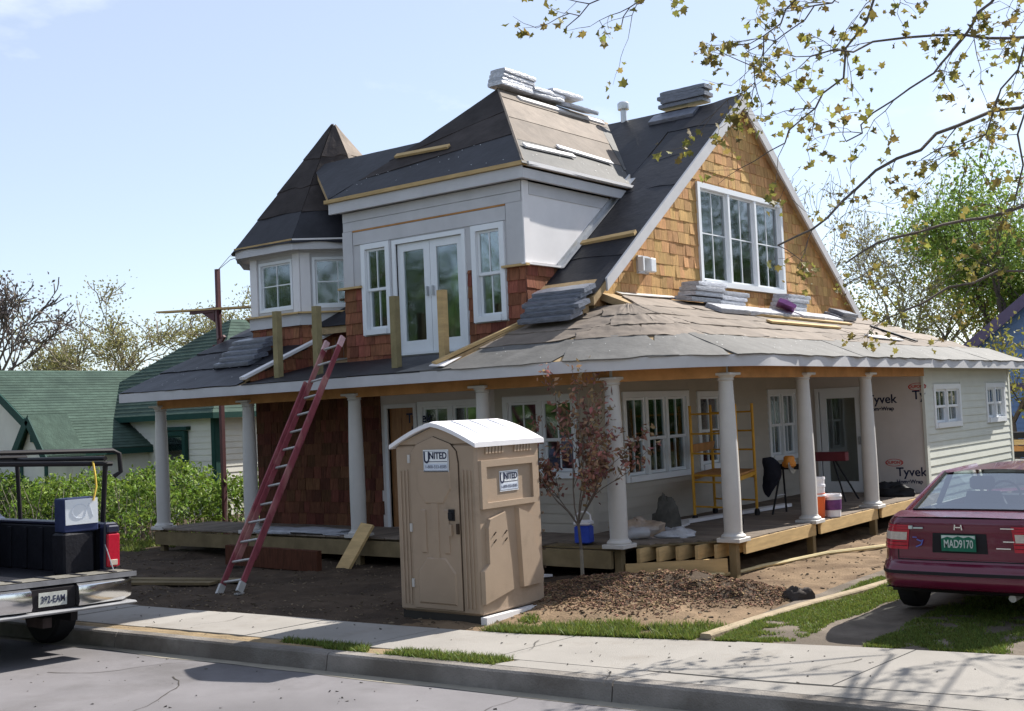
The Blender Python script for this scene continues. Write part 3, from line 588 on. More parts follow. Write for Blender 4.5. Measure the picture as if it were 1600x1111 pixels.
q = MB(); q.slab([(-11.0, 12.5, EZ), (-10.6, 12.5, EZ), (-10.6, 14.2, EZ + SL * 1.7), (-10.6, 14.2, EZ + SL * 1.7 + .001)], (0, 0, -.11)); obj('roof_deck', q, M_osb, PR)
# balcony pan
bz = lambda d: EZ - .005 + .2 * d
q = MB(); q.slab([(-15.2, 12.5, bz(0)), (-10.6, 12.5, bz(0)), (-10.6, 14.2, bz(1.7)), (-15.2, 14.2, bz(1.7))], (0, 0, -.1)); q.slab([(-15.2, 14.2, bz(1.7)), (-14.4, 14.2, bz(1.7)), (-14.4, 15.2, bz(2.7)), (-15.2, 15.2, bz(2.7))], (0, 0, -.1)); BP = obj('balcony_deck', q, M_osb, PR)
Sb = bilin((-15.2, 12.47, bz(-.03)), (-10.62, 12.47, bz(-.03)), (-10.62, 14.18, bz(1.68)), (-15.2, 14.18, bz(1.68)))
felt(Sb, 0, .52, 0, 1, M_feltk, PR, off=.012, seed=81, skew=-.03, nu=20); felt(Sb, .49, .8, 0, 1, M_feltk, PR, off=.018, seed=82, skew=-.12, nu=14); felt(Sb, .76, 1.0, 0, 1, M_feltg, PR, off=.024, seed=83, skew=.02)
# balcony cheeks
for (x0, y0, x1, y1, m_, sh) in ((-15.2, 12.62, -15.2, 14.75, M_pan, 1), (-11.05, 12.62, -10.56, 14.15, M_osb, 0)):
    a, b = Vector((x0, y0, EZ + SL * (y0 - 12.5) + .05)), Vector((x1, y1, EZ + SL * (y1 - 12.5) + .05)); q = MB()
    q.slab([a, b, (b.x, b.y, bz(y1 - 12.5)), (a.x, a.y, bz(y0 - 12.5))], (-.08 if sh else .08, 0, 0)); ck = obj('balcony_cheek', q, M_osb, PR)
    q = MB(); q.bar(a + Vector((0, -.08, .01)), b + Vector((0, 0, .02)), .13 if sh else .1, .045); obj('cap_board', q, M_pan if sh else M_lumber, PR)
    if sh:
        fr = F((x0, 0, 0), (0, 1, 0), (1, 0, 0)); shingles(fr, 12.7, 14.6, 2.9, 3.75, .19, .16, .3, [], M_redcedar_lit, ck, poly=[(-SL, 1, EZ - SL * 12.5 + .03)], seed=12)
    else:
        q = MB(); q.slab([a + Vector((-.04, -.14, -.03)), a + Vector((.2, -.1, -.05)), a + Vector((.18, .34, .10)), a + Vector((-.02, .36, .14))], (0, 0, .012)); obj('flashing', q, M_pan, PR)
M_post = mat('weathered_post', (.27, .225, .12), .85, .2, 4, bump=.2, bscale=20, rnd=.1)
for k, x in enumerate((-14.84, -13.9, -12.2, -11.25)): q = MB(); q.box(x - .055, x + .055, 12.95, 13.06, 2.92, 4.03); obj('rail_post', q, M_post if k < 3 else M_lumber, PR)
# fascia, ceiling, beams
def band(s0, s1, d, z0, z1, th, n):
    q = MB(); rings = []
    for i in range(n + 1):
        s = s0 + (s1 - s0) * i / n; p, nn = PS(s, d); o = Vector((nn.x, nn.y, 0)).normalized()
        rings.append([(p.x, p.y, z0), (p.x + o.x * th, p.y + o.y * th, z0), (p.x + o.x * th, p.y + o.y * th, z1), (p.x, p.y, z1)])
    return q.loft(rings)
FA = obj('fascia', band(0, 9.399, 0, 2.68, 2.835, .03, 30), M_primer, PR)
obj('fascia_bend', band(9.4, 9.4 + 3.376, 0, 2.68, 2.835, .03, 24), M_primer, PR, smooth=30); obj('fascia', band(9.4 + 3.377, SEND, 0, 2.68, 2.835, .03, 20), M_primer, PR)
q = MB(); q.bar((-18.49, 12.5, 2.76), (-18.49, 15.8, 4.1), .03, .16); obj('rake_board', q, M_primer, PR)
q = MB(); q.bar((-6.95, 27.5, 2.76), (-9.0, 27.5, 2.76), .03, .15); obj('rake_board', q, M_primer, PR)
q = MB(); M_ceil = mat('porch_ceiling', (.24, .20, .15), .8, .12, 3)
for (s0, s1, d1, n) in ((0, 9.4, 1.7, 8), (9.4, 9.4 + 3.377, 2.1, 14), (9.4 + 3.377, SEND - .1, 2.66, 10)):
    q.grid(lambda i, j: (lambda p: (p.x, p.y, 2.715))(PS(s0 + (s1 - s0) * i, .03 + (d1 - .03) * j)[0]), n, 3, flip=True)
obj('porch_ceiling', q, M_ceil, PR)
cols = [(-18.0, 12.98), (-15.6, 12.98), (-13.1, 12.98), (-10.55, 12.98), (-8.38, 12.98), (-7.28, 14.02), (-7.28, 16.44), (-7.28, 18.9)]
pts = [Vector((x, y, 2.625)) for x, y in cols] + [Vector((-7.28, 21.6, 2.625))]
for a, b in zip(pts, pts[1:]):
    t_ = (b - a).normalized() * .05; q = MB(); q.bar(a + t_ * .02, b - t_ * .02, .13, .165); obj('porch_beam', q, M_beam, PR)
# columns
ch = MB(); ch.lathe([(.118, .0), (.122, .5), (.118, 1.0), (.108, 1.5), (.094, 2.02)], n=24); shaft = ch.mesh('column_shaft', M_column, 40)
cbm = MB(); cbm.bbox(-.165, .165, -.165, .165, 0, .055, .006); cbm.lathe([(.158, .055), (.163, .075), (.15, .095), (.13, .105), (.124, .125)], n=24); cbm = cbm.mesh('column_base', M_column, 40)
ccm = MB(); ccm.lathe([(.095, 0), (.11, .012), (.1, .03), (.112, .045), (.14, .07)], n=24); ccm.bbox(-.15, .15, -.15, .15, .07, .105, .005); ccm = ccm.mesh('column_capital', M_column, 40)
pst = MB(); pst.box(-.045, .045, -.045, .045, 0, .16); pst = pst.mesh('post_cap', M_column); stub = MB(); stub.box(-.05, .05, -.05, .05, -.62, -.006); stub = stub.mesh('floor_post', M_treated)
M_bracket = mat('post_anchor', (.55, .55, .53), .5, .1, 6, metal=.5)
for i, (x, y) in enumerate(cols):
    c = link('porch_column', shaft, H); c.location = (x, y, .5)
    rot = math.radians(45) if i in (4, 5) and False else 0
    for nm, me, z in (('column_base', cbm, -.1), ('column_capital', ccm, 2.0), ('post_cap', pst, 2.08), ('floor_post', stub, -.1)):
        o = link(nm, me, c); o.location = (0, 0, z)
# porch floor
FZ = .41
q = MB(); outl = [(-18.2, 12.92), (-8.5, 12.92), (-8.25, 13.25), (-7.35, 14.15), (-7.2, 14.3), (-7.2, 21.78), (-9.58, 21.78), (-9.58, 14.18), (-18.2, 14.18)]
PF = obj('porch_floor', q.slab([(x, y, FZ - .03) for x, y in outl], (0, 0, .02)), M_treated, H)
rr = random.Random(4)
x = -18.2
while x < -9.6:   # front deck boards run front to back
    b = x + .14; q = MB(); q.box(x + .003, b - .003, 12.86 + rr.uniform(-.01, .01), 14.17, FZ - .009, FZ + .012 + rr.uniform(-.002, .002)); obj('deck_board', q, M_floor, PF); x = b
y = 13.2
while y < 21.7:
    b = y + .14; x1 = -7.19 if y > 14.3 else -7.19 - (14.3 - y) * 1.0; q = MB(); q.box(-9.58 if y > 14.17 else -9.6, x1 + rr.uniform(-.01, .01), y + .003, b - .003, FZ - .009, FZ + .012 + rr.uniform(-.002, .002)); obj('deck_board', q, M_floor, PF); y = b
for (a, b) in ((14.12, 16.36), (16.52, 18.82), (18.98, 21.9)): q = MB(); q.box(-7.2, -7.16, a, b, .235, .405); obj('rim_board', q, M_lumber, PF)
for (a, b) in ((-18.1, -15.66), (-15.54, -13.16), (-13.04, -10.61), (-10.49, -8.44)): q = MB(); q.box(a, b, 12.86, 12.92, .14, .37); obj('rim_board', q, M_treated, PF)
a, b = Vector((-8.32, 13.0, .1)), Vector((-7.34, 13.92, .1)); q = MB(); q.bar(a, b, .05, .19); obj('corner_beam', q, M_lumber, PF)
for i in range(5):
    p = a + (b - a) * (.14 + .19 * i); q = MB(); q.box(p.x - .022, p.x + .022, p.y - .02, p.y + 1.4, .2, .378); obj('joist', q, M_lumber, PF)
q = MB(); q.box(-16.7, -9.8, 14.3, 14.4, -.1, .35); q.box(-9.9, -9.7, 14.3, 21.7, -.1, .35); obj('foundation', q, M_dark, H)
# felt on the porch roof
L1 = [(0, 2.0, -.03, .92, M_feltk, 0), (1.9, 3.3, -.03, .9, M_feltk, .1), (0, 1.7, .86, 1.75, M_feltk, 0), (1.6, 3.3, .85, 1.7, M_feltk, .05), (0, 1.42, 1.7, 2.6, M_feltk, 0), (0, 1.42, 2.5, 3.3, M_feltk, 0)]
for k, (s0, s1, d0, d1, m_, sk) in enumerate(L1): felt(PS, s0, s1, d0, d1, m_, PR, off=.012 + .005 * k, skew=sk, seed=100 + k, wr=.012, rag=.03, nu=16)
cuts = [7.75, 9.6, 11.0, 12.0, 13.6, 16.2, 19.4, 22.8, SEND]
for k in range(8): felt(PS, cuts[k] - .05, cuts[k + 1] + (.05 if k < 7 else 0), -.05, .78, M_feltg, PR, off=.012 + .006 * (k % 2), skew=(.25, -.3, .3, -.15, .1, .2, -.1, 0)[k], seed=120 + k, rag=.04, wr=.007, nu=22, rag_b=.045)
rows = [(.72, 1.22, [7.75, 9.3, 10.9, 12.3, 14.2, 17.0, 20.6, 24.3]), (1.17, 1.62, [7.75, 9.9, 11.5, 12.9, 15.6, 18.8, 21.9, 24.0]), (1.58, 2.06, [7.85, 9.2, 10.7, 12.2, 13.3, 16.4, 19.9, 23.4]), (2.0, 2.5, [13.0, 14.6, 17.9, 21.0, 23.0])]
for r, (d0, d1, cs) in enumerate(rows):
    for k in range(len(cs) - 1):
        felt(PS, cs[k] - .03, cs[k + 1] + .06, d0, d1, M_feltb, PR, off=.014 + .004 * r + .003 * (k % 2), skew=(.35, -.3, .2, -.25, .15, -.2, .2)[k % 7], seed=140 + r * 9 + k, rag=.035, wr=.011 if cs[k] < 13 else .006, nu=26, nv=10)
q = MB(); q.bar(PS(13.2, 2.62)[0] + Vector((0, 0, .03)), PS(14.9, 2.62)[0] + Vector((0, 0, .05)), .2, .02, (.38, 0, .92)); obj('flashing', q, M_steel, PR)

# plastic cap nails in the felt
M_cap = mat('nail_cap', (.7, .7, .68), .5, .1); rn = random.Random(88)
def caps(Sf, n, s0, s1, v0, v1, off, par):
    q = MB()
    for _ in range(n):
        p, nn = Sf(rn.uniform(s0, s1), rn.uniform(v0, v1)); a = Vector(nn).orthogonal().normalized(); b = Vector(nn).cross(a); c = Vector(p) + Vector(nn) * off; r_ = rn.uniform(.006, .010)
        q.add([tuple(c + a * math.cos(t) * r_ + b * math.sin(t) * r_) for t in [k * 1.0472 for k in range(6)]], [tuple(range(6))])
    tag(obj('nail_caps', q, M_cap, par), kind='stuff')
caps(PS, 70, 7.9, SEND - .5, .05, .72, .042, PR); caps(PS, 40, .2, 3.2, .05, 1.6, .06, PR); caps(Sd, 22, .05, .95, .03, .33, .03, DR); caps(Sr, 16, .03, .9, .02, .27, .03, DR)
# ------------------------------------------------------------------ shingle bundles and loose boards on the roofs
M_bund = mat('wrapped_shingle_bundle', (.42, .43, .47), .32, .35, 9, bump=.5, bscale=14, rnd=.22, spec=.6, stretch=(1, 2, 5))
M_bundk = mat('dark_shingle_bundle', (.13, .14, .17), .32, .35, 9, bump=.4, bscale=14, rnd=.2, spec=.5, stretch=(1, 2, 5))
M_purple = mat('purple_wrapper', (.30, .10, .32), .35, .15, 9, rnd=.1, spec=.5)
bundle_me = []
for v in range(4):
    q = MB(); n = 12
    def ring(i, v=v):
        t = i / n; x = -.47 + .94 * t; e = .007 if i in (0, n) else 0; h = .037 - e * .5
        j = lambda k: .005 * noise.noise((x * 5 + v * 7, k, v))
        return [(x, -.165 + e + j(1), -h), (x, -.17 + e + j(2), 0), (x, -.16 + e + j(3), h + j(4)), (x, 0, h + .008 + j(5)), (x, .16 - e + j(6), h + j(7)), (x, .17 - e + j(8), 0), (x, .165 - e + j(9), -h), (x, 0, -h)]
    q.loft([ring(i) for i in range(n + 1)]); bundle_me.append((q.mesh('shingle_bundle', M_bund, 40), None))
    k = q.mesh('shingle_bundle', M_bundk, 40); bundle_me[-1] = (bundle_me[-1][0], k)
br = random.Random(3)
ORD = ('lowest', 'second from the bottom', 'third from the bottom', 'fourth from the bottom', 'fifth from the bottom', 'sixth from the bottom', 'seventh from the bottom', 'topmost')
def bundle(c, rz, tilt=(0, 0), label='', group='', dark=0):
    o = link('shingle_bundle', bundle_me[br.randrange(4)][dark]); o.location = Vector(c) + Vector((br.uniform(-.03, .03), br.uniform(-.03, .03), 0)); o.rotation_euler = (tilt[0], tilt[1], rz + br.uniform(-.03, .03)); return tag(o, label, 'shingle bundle', group)
HP = math.pi / 2; AS = math.atan(SL)
g = 'bundles on the dormer ridge'; lb = 'silver wrapped shingle bundle stacked along the front dormer ridge'
for k in range(4):
    for j, y in enumerate((16.55, 17.5)):
        if k == 3 and j: continue
        bundle((-12.5 + .01 * k, y + .03 * k * (1 - j) + (.55 if (k == 2 and j) else 0), 7.93 + .078 * k), HP, (0, 0), 'silver shingle bundle on the dormer ridge, %s of the %s pile' % (ORD[k], ('front', 'rear')[j]), g)
bundle((-12.3, 18.3, 7.86), HP, (.3, 0), 'silver shingle bundle sliding off the rear end of the dormer ridge', g)
g = 'bundles on the main ridge'; lb = 'grey shingle bundle piled on the main ridge near the gable peak'
for k in range(4): bundle((-10.66 + .05 * (k % 2), 19.45, 7.83 + .078 * k), 0, (0, 0), 'grey shingle bundle piled near the gable peak, %s of four' % ORD[k], g, 1)
bundle((-10.75, 19.16, 7.57), 0, (.6, 0), 'grey shingle bundle lying on the slope just below the main ridge pile', g, 1)
g = 'bundles on the porch corner'; lb = 'dark blue shingle bundle in the stepped pile at the porch roof corner'
for k in range(6): bundle((-10.0 + .04 * (k % 3), 13.86 + .075 * k, 3.56 + .08 * k), 0, (.3, 0), 'dark shingle bundle in the stepped porch corner pile, %s' % ORD[k], g, 1)
g = 'bundles below the gable window'; lb = 'silver shingle bundle lying on the porch roof below the gable window'
for k in range(4): bundle((-9.3, 17.15 + .04 * k, 3.92 + .078 * k), HP, (.15 if not k else .03, 0), 'silver shingle bundle left of the gable window, %s of its pile' % ORD[k], g, 0)
for k in range(3): bundle((-9.3, 18.1 + .05 * k, 3.90 + .078 * k), HP, (.1, 0), 'silver bundle under the left gable sash, %s of its pile' % ORD[k], g, 0)
for k in range(4): bundle((-9.3, 20.5 + .06 * k, 3.90 + .078 * k), HP, (.1, 0), 'silver bundle under the right gable sash, %s of its pile' % ORD[k], g, 0)
for y, o_ in zip((17.5, 18.5, 19.5, 20.6, 21.6), ('first', 'second', 'third', 'fourth', 'fifth')): bundle((-8.98, y, 3.75), HP, (AS, 0), 'silver bundle flat on roof above the long board, %s from left' % o_, g, 0)
bundle((-9.12, 22.6, 3.83), HP, (AS, 0), 'dark bundle at the right end of the roof row, lower of two', g, 1); bundle((-9.14, 22.7, 3.90), HP + .1, (AS, 0), 'dark bundle at the right end of the roof row, upper of two', g, 1)
pb = link('shingle_bundle', bundle_me[1][0].copy()); pb.data.materials[0] = M_purple; pb.location = (-9.05, 19.9, 3.90); pb.rotation_euler = (AS + .1, .05, HP + .5); tag(pb, 'shingle bundle in a purple wrapper lying askew below the gable window', 'shingle bundle')
g = 'bundles under the turret'; lb = 'dark shingle bundle stacked on the porch roof under the turret'
for k in range(5): bundle((-16.4 + .05 * (k % 2), 13.45 + .10 * k, 3.28 + .10 * k), 0, (.22, 0), 'dark shingle bundle on the porch roof under the turret, %s' % (ORD[k] if k < 4 else 'topmost'), g, 1)
def plank(p, q_, wdt, th, m, label, up=(0, 0, 1)):
    p, q_ = Vector(p), Vector(q_); mb = MB(); mb.bar(p, q_, wdt, th, up); return solo('board', mb, m, label, 'board', (p + q_) / 2)
nf = (0, -.66, .74); nr = (.678, 0, .735); npz = (.38, 0, .925)
plank((-13.66, 14.74, 6.66), (-12.43, 14.69, 6.61), .09, .04, M_lumber, 'bare wooden board resting on the dark front slope of dormer', nf)
plank((-10.78, 14.54, 6.32), (-10.82, 15.95, 6.36), .1, .03, M_pan, 'white board on the sunlit dormer slope nearest the hip', nr)
plank((-11.0, 15.75, 6.52), (-10.92, 17.25, 6.45), .1, .03, M_pan, 'white board on the sunlit dormer slope reaching to the main roof', nr)
plank((-12.3, 16.5, 7.72), (-12.32, 19.2, 7.74), .12, .04, M_pan, 'long pale board under the bundles at the dormer ridge', nr)
plank((-8.93, 17.1, 3.71), (-8.75, 22.1, 3.635), .11, .035, M_lumber, 'long pale board on the porch roof below the shingle bundles', npz)
plank((-8.47, 17.95, 3.52), (-8.43, 20.75, 3.50), .11, .035, M_lumber, 'shorter pale board halfway down the sunlit porch roof', npz)
plank((-8.75, 23.2, 3.63), (-7.85, 23.2, 3.26), .14, .03, M_feltk, 'dark strip of flashing on the far end of porch roof', npz)
plank((-7.98, 21.0, 3.32), (-7.9, 22.4, 3.28), .16, .02, M_pan, 'short white board beside the dark flashing strip', npz)
plank((-10.5, 15.58, 4.85), (-9.52, 15.62, 4.9), .1, .05, M_lumber, 'wooden toe board nailed across the dark roof by the gable', (0, -.6, .8))
plank((-9.62, 14.55, 4.05), (-10.7, 14.5, 4.03), .3, .02, M_osb, 'curled sheathing scrap above the stepped bundle pile', (0, -.5, .8))
# ------------------------------------------------------------------ portable toilet
M_tan = mat('tan_plastic', (.36, .27, .195), .5, .06, 2.5, spec=.35, bump=.06, bscale=60, col2=(.32, .24, .172), c2amt=.3, stain=((.23, .175, .125), 1.6, .54, .74))
M_roofw = mat('white_translucent_plastic', (.80, .78, .80), .45, .04, 3, spec=.4)
PT = thing('portable_toilet', 'tan plastic portable toilet with white roof standing by the sidewalk', 'portable toilet', (-8.56, 10.22, .0), 0)
W2, D2, HT = .585, .565, 1.90
q = MB(); q.bbox(-W2, W2, -D2, D2, .08, HT, .03); 
body = obj('body', q, M_tan, PT, smooth=20)
q = MB(); q.slab([(-W2 + .03, -D2 + .0, HT), (W2 - .03, -D2 + .0, HT), (0, -D2 + .0, HT + .19)], (0, 2 * D2, 0)); obj('gable_end', q, M_tan, PT)
q = MB(); q.box(-W2 + .02, W2 - .02, -D2 + .03, D2 - .03, -.03, .085); obj('skid_base', q, mat('dark_skid', (.05, .045, .04), .8, .1), PT); q = MB(); q.box(W2 - .02, W2 + .06, -D2 + .0, D2 + .02, -.03, .075); obj('side_skid', q, M_pan, PT)
q = MB(); rings = []
for i in range(13):
    t = -1 + i / 6; xx = t * (W2 + .035); zz = HT + .245 - .235 * abs(t) ** 1.35; rings.append([(xx, -D2 - .05, zz - .055), (xx, D2 + .05, zz - .055), (xx, D2 + .05, zz - .01), (xx, D2 + .0, zz), (xx, -D2 - .0, zz), (xx, -D2 - .05, zz - .01)])
q.loft(rings); rf = obj('roof', q, M_roofw, PT, smooth=35)
for yy in (-.33, -.02, .3):
    q = MB(); q.tube([(t * (W2 + .01), yy, HT + .245 - .235 * abs(t) ** 1.35 + .003) for t in (.12, .3, .5, .7, .86)], .013, 6); obj('roof_rib', q, M_roofw, rf)
    q = MB(); q.tube([(-t * (W2 + .01), yy, HT + .245 - .235 * abs(t) ** 1.35 + .003) for t in (.12, .3, .5, .7, .86)], .013, 6); obj('roof_rib', q, M_roofw, rf)
PF_ = F((0, -D2, 0), (1, 0, 0), (0, -1, 0)); PS_ = F((W2, 0, 0), (0, 1, 0), (1, 0, 0))
# door with pointed arch head
prof = [(-.34, .13), (.34, .13), (.34, 1.70), (.32, 1.82), (.24, 1.90), (0, 1.98), (-.24, 1.90), (-.32, 1.82), (-.34, 1.70)]
q = MB(PF_); q.slab([(u, 0, z) for u, z in prof], (0, .018, 0)); dr = obj('door', q, M_tan, PT)
M_gap = mat('dark_seam', (.05, .035, .025), .9, .1)
q = MB(PF_); pp = prof + [prof[0]]
for (a, b) in zip(pp, pp[1:]): q.bar((a[0] * 1.012, .004, a[1]), (b[0] * 1.012, .004, b[1]), .012, .008)
obj('door_seam', q, M_gap, dr)
# raised panels on the door
for (pl, h) in (([(-.05, .5), (.05, .5), (.05, 1.28), (-.05, 1.28)], .022), ([(-.27, .18), (.27, .18), (.27, .52), (.13, .68), (-.13, .68), (-.27, .52)], .026), ([(-.24, 1.62), (.24, 1.62), (.24, 1.42), (.13, 1.26), (-.13, 1.26), (-.24, 1.42)], .026), ([(-.20, .72), (-.13, .72), (-.13, 1.2), (-.20, 1.2)], .024), ([(.13, .72), (.20, .72), (.20, 1.2), (.13, 1.2)], .024)):
    q = MB(PF_); cxp = sum(p[0] for p in pl) / len(pl); czp = sum(p[1] for p in pl) / len(pl); sh = lambda p, k: (cxp + (p[0] - cxp) * k, czp + (p[1] - czp) * k)
    q.loft([[(p[0], .018, p[1]) for p in pl], [(*[sh(p, .94)[0]], h + .006, sh(p, .94)[1]) for p in pl]][::-1]); obj('door_panel', q, M_tan, dr)
for u in (-.5, -.45, -.40, .40, .45, .5): q = MB(PF_); q.box(u - .009, u + .009, 0, .012, .16, 1.66 - abs(u) * .1); obj('corner_rib', q, M_tan, PT)
for z in (.35, .95, 1.7): q = MB(PF_); q.box(-.365, -.335, .018, .034, z, z + .09); obj('hinge', q, mat('grey_hinge', (.5, .48, .45), .5, .1), PT)
q = MB(PF_); q.box(.2, .28, .02, .035, 1.08, 1.2); q.box(.215, .265, .035, .06, 1.1, 1.17); obj('latch', q, M_black, dr); q = MB(PF_); q.box(.215, .245, .02, .05, .92, 1.04); obj('handle', q, M_tan, dr); q = MB(PF_); q.box(.31, .34, .02, .045, .94, 1.05); obj('lock_hasp', q, M_gap, dr)
M_sign = mat('white_sign_vinyl', (.78, .80, .82), .4, .03)
M_signg = mat('grey_sign_ink', (.16, .17, .22), .6, .05); M_signl = mat('pale_blue_sign_field', (.58, .63, .72), .5, .04)
def united(fr, u, z, n, w_, h_):
    q = MB(fr); q.box(u - w_ / 2, u + w_ / 2, n, n + .005, z - h_ / 2, z + h_ / 2); sg = obj('sign', q, M_sign, PT)
    q = MB(fr); q.box(u - w_ * .45, u + w_ * .45, n + .005, n + .006, z - h_ * .42, z - h_ * .12); obj('sign_field', q, M_signl, sg)
    f2 = fr; text('U', h_ * .72, f2, u - w_ * .36, z + h_ * .13, n + .0075, M_ink, sg, bold=.003, squeeze=.72); text('NITED', h_ * .42, f2, u + w_ * .09, z + h_ * .22, n + .0075, M_ink, sg, bold=.0025, squeeze=.88)
    q = MB(fr); q.box(u - w_ * .27, u + w_ * .45, n + .006, n + .0075, z - h_ * .05, z - h_ * .02); obj('rule', q, M_ink, sg)
    text('1-800-553-8585', h_ * .2, f2, u, z - h_ * .27, n + .0075, M_signg, sg)
    q = MB(fr)
    for (a, b, c, d) in ((-.48, .48, .43, .45), (-.48, .48, -.45, -.43), (-.485, -.47, -.45, .45), (.47, .485, -.45, .45)): q.box(u + a * w_, u + b * w_, n + .005, n + .0065, z + c * h_, z + d * h_)
    obj('sign_border', q, M_signg, sg)
united(PF_, .05, 1.72, .027, .36, .24)
# side: vents, recessed sign frame, moulded panels
for u0 in (-.42, .08):
    for k in range(6):
        q = MB(PS_); u = u0 + k * .055; q.slab([(u, 0, 1.78), (u + .035, 0, 1.78), (u + .05, 0, 1.87), (u + .015, 0, 1.87)], (0, .02, 0)); obj('vent_louvre', q, M_tan, PT)
q = MB(PS_)
for (a, b, c, d) in ((-.53, .45, 1.64, 1.71), (-.53, .45, 1.20, 1.26), (-.53, -.44, 1.26, 1.64), (.37, .45, 1.26, 1.64)): q.box(a, b, 0, .04, c, d)
obj('sign_frame', q, M_tan, PT); q = MB(PS_); q.box(-.44, .37, 0, .006, 1.26, 1.64); obj('sign_recess', q, M_tan, PT); united(PS_, -.03, 1.47, .009, .33, .22)
def mould(pts, h):
    q = MB(PS_); cxp = sum(p[0] for p in pts) / len(pts); cz = sum(p[1] for p in pts) / len(pts)
    q.loft([[(p[0], 0, p[1]) for p in pts], [(cxp + (p[0] - cxp) * .93, h, cz + (p[1] - cz) * .985) for p in pts]][::-1]); obj('side_panel', q, M_tan, PT)
mould([(-.56, .2), (-.04, .3), (-.06, .6), (-.14, 1.15), (-.42, 1.09), (-.46, 1.0), (-.46, .62), (-.56, .55)], .045)
mould([(.1, .3), (.48, .3), (.5, .42), (.42, .66), (.36, .75), (.34, 1.05), (.3, 1.09), (.06, 1.17)], .05)
for (u, z) in ((-.36, .93), (-.36, .85), (-.17, .93), (-.17, .85)): q = MB(PS_); q.tube([(u - .02, .05, z - .015), (u + .02, .052, z + .015)], .007, 5); obj('slot', q, M_gap, PT)
for k in range(8): q = MB(PS_); q.box(.555, .585, 0, .012, .25 + k * .2, .28 + k * .2); obj('rivet', q, M_gap, PT)
# ------------------------------------------------------------------ ladder
M_ladder = mat('red_fibreglass', (.22, .05, .062), .65, .25, 4, spec=.25, col2=(.36, .17, .15), c2amt=.35, stretch=(2, 2, 1)); M_alu = mat('aluminium', (.45, .44, .42), .5, .15, 8, metal=.5)
L0, L1_ = Vector((-12.49, 9.97, .02)), Vector((-12.93, 12.40, 3.42)); ax = (L1_ - L0).normalized(); sd = Vector((1, -.12, 0)); sd = (sd - ax * sd.dot(ax)).normalized(); up_ = sd.cross(ax)
LD = thing('extension_ladder', 'red fibreglass extension ladder leaning against the porch eave', 'ladder', tuple(L0), world=True)
for sg in (-1, 1):
    for (t0, t1, wd, off) in ((0, .82, .215, 0), (.12, 1.0, .175, .045)):
        q = MB(); a = L0 + (L1_ - L0) * t0 + sd * sg * wd - up_ * off; b = L0 + (L1_ - L0) * t1 + sd * sg * wd - up_ * off; q.bar(a, b, .03, .075, up_); obj('rail', q, M_ladder, LD)
    q = MB(); a = L0 + sd * sg * .215; q.bar(a + Vector((0, -.06, -.02)), a + Vector((0, .06, -.02)), .06, .02); q.bar(a, a + ax * .14, .045, .09, up_); obj('foot', q, M_alu, LD)
    q = MB(); b = L1_ + sd * sg * .175 - up_ * .045; q.bar(b - ax * .14, b + ax * .03, .04, .085, up_); obj('rail_cap', q, mat('pink_cap', (.55, .35, .35), .6, .15), LD)
nr_ = 14
for i in range(nr_):
    c = L0 + (L1_ - L0) * ((i + .6) / nr_); wd, off = (.2, 0) if i < 4 else (.165, .045); q = MB(); q.tube([c - sd * wd - up_ * off, c + sd * wd - up_ * off], .018, 8); obj('rung', q, M_alu, LD)
# ------------------------------------------------------------------ pump jack pole, plank and wires on the far side
M_jack = mat('red_painted_steel', (.085, .025, .03), .55, .2, 5, spec=.4)
PJ = thing('pump_jack_pole', 'tall dark red pump jack pole standing left of the porch', 'scaffold pole', (-18.83, 15.0, 0), world=True)
q = MB(); q.box(-18.865, -18.79, 14.96, 15.04, 0, 5.3); obj('pole', q, M_jack, PJ)
q = MB(); q.bar((-18.83, 14.93, 4.5), (-19.6, 14.93, 4.5), .06, .09); q.slab([(-18.88, 14.93, 4.52), (-19.35, 14.93, 4.5), (-18.88, 14.93, 4.25)], (0, .04, 0)); q.bar((-18.8, 14.93, 4.5), (-18.72, 14.9, 3.9), .05, .12); q.bar((-18.9, 14.92, 3.6), (-18.55, 14.9, 3.95), .05, .06); q.box(-18.92, -18.7, 14.9, 15.1, 3.55, 3.8); obj('jack_bracket', q, M_jack, PJ)
for k in (0, 1): q = MB(); q.tube([(-18.83, 15, 5.27), (-18.3, 14.9, 5.42 + .08 * k), (-17.2, 14.8, 5.5 - .22 * k)], .008, 4); obj('guy_wire', q, M_steel, PJ)
mb = MB(); mb.bar((-20.7, 15.0, 4.60), (-17.85, 14.98, 4.46), .24, .035); solo('board', mb, M_lumber, 'scaffold plank lying across the red pump jack bracket', 'board', (-19.3, 15, 4.53))
# ------------------------------------------------------------------ things on the porch
M_yel = mat('yellow_scaffold_paint', (.62, .32, .03), .5, .15, 5, spec=.4)
SC = thing('rolling_scaffold', 'yellow rolling scaffold standing on the porch by the side wall', 'scaffold', (-8.7, 16.6, FZ), world=True)
ft = [Vector((-8.94, 16.0, FZ)), Vector((-8.08, 15.81, FZ)), Vector((-8.5, 17.21, FZ)), Vector((-9.33, 17.38, FZ))]
for (i, j) in ((0, 1), (3, 2)):
    for k in (i, j):
        q = MB(); q.tube([ft[k] + Vector((0, 0, .12)), ft[k] + Vector((0, 0, 1.78))], .024, 8); po = obj('post', q, M_yel, SC)
        q = MB(); q.tube([ft[k] + Vector((-.02, 0, .06)), ft[k] + Vector((.02, 0, .06))], .06, 12); obj('caster', q, M_black, po)
    for z in (.25, .62, .72, 1.05, 1.35, 1.65): q = MB(); q.tube([ft[i] + Vector((0, 0, z)), ft[j] + Vector((0, 0, z))], .016, 6); obj('rung', q, M_yel, SC)
for (i, j) in ((0, 3), (1, 2)): q = MB(); q.bar(ft[i] + Vector((0, 0, .68)), ft[j] + Vector((0, 0, .68)), .04, .06); obj('side_rail', q, M_yel, SC)
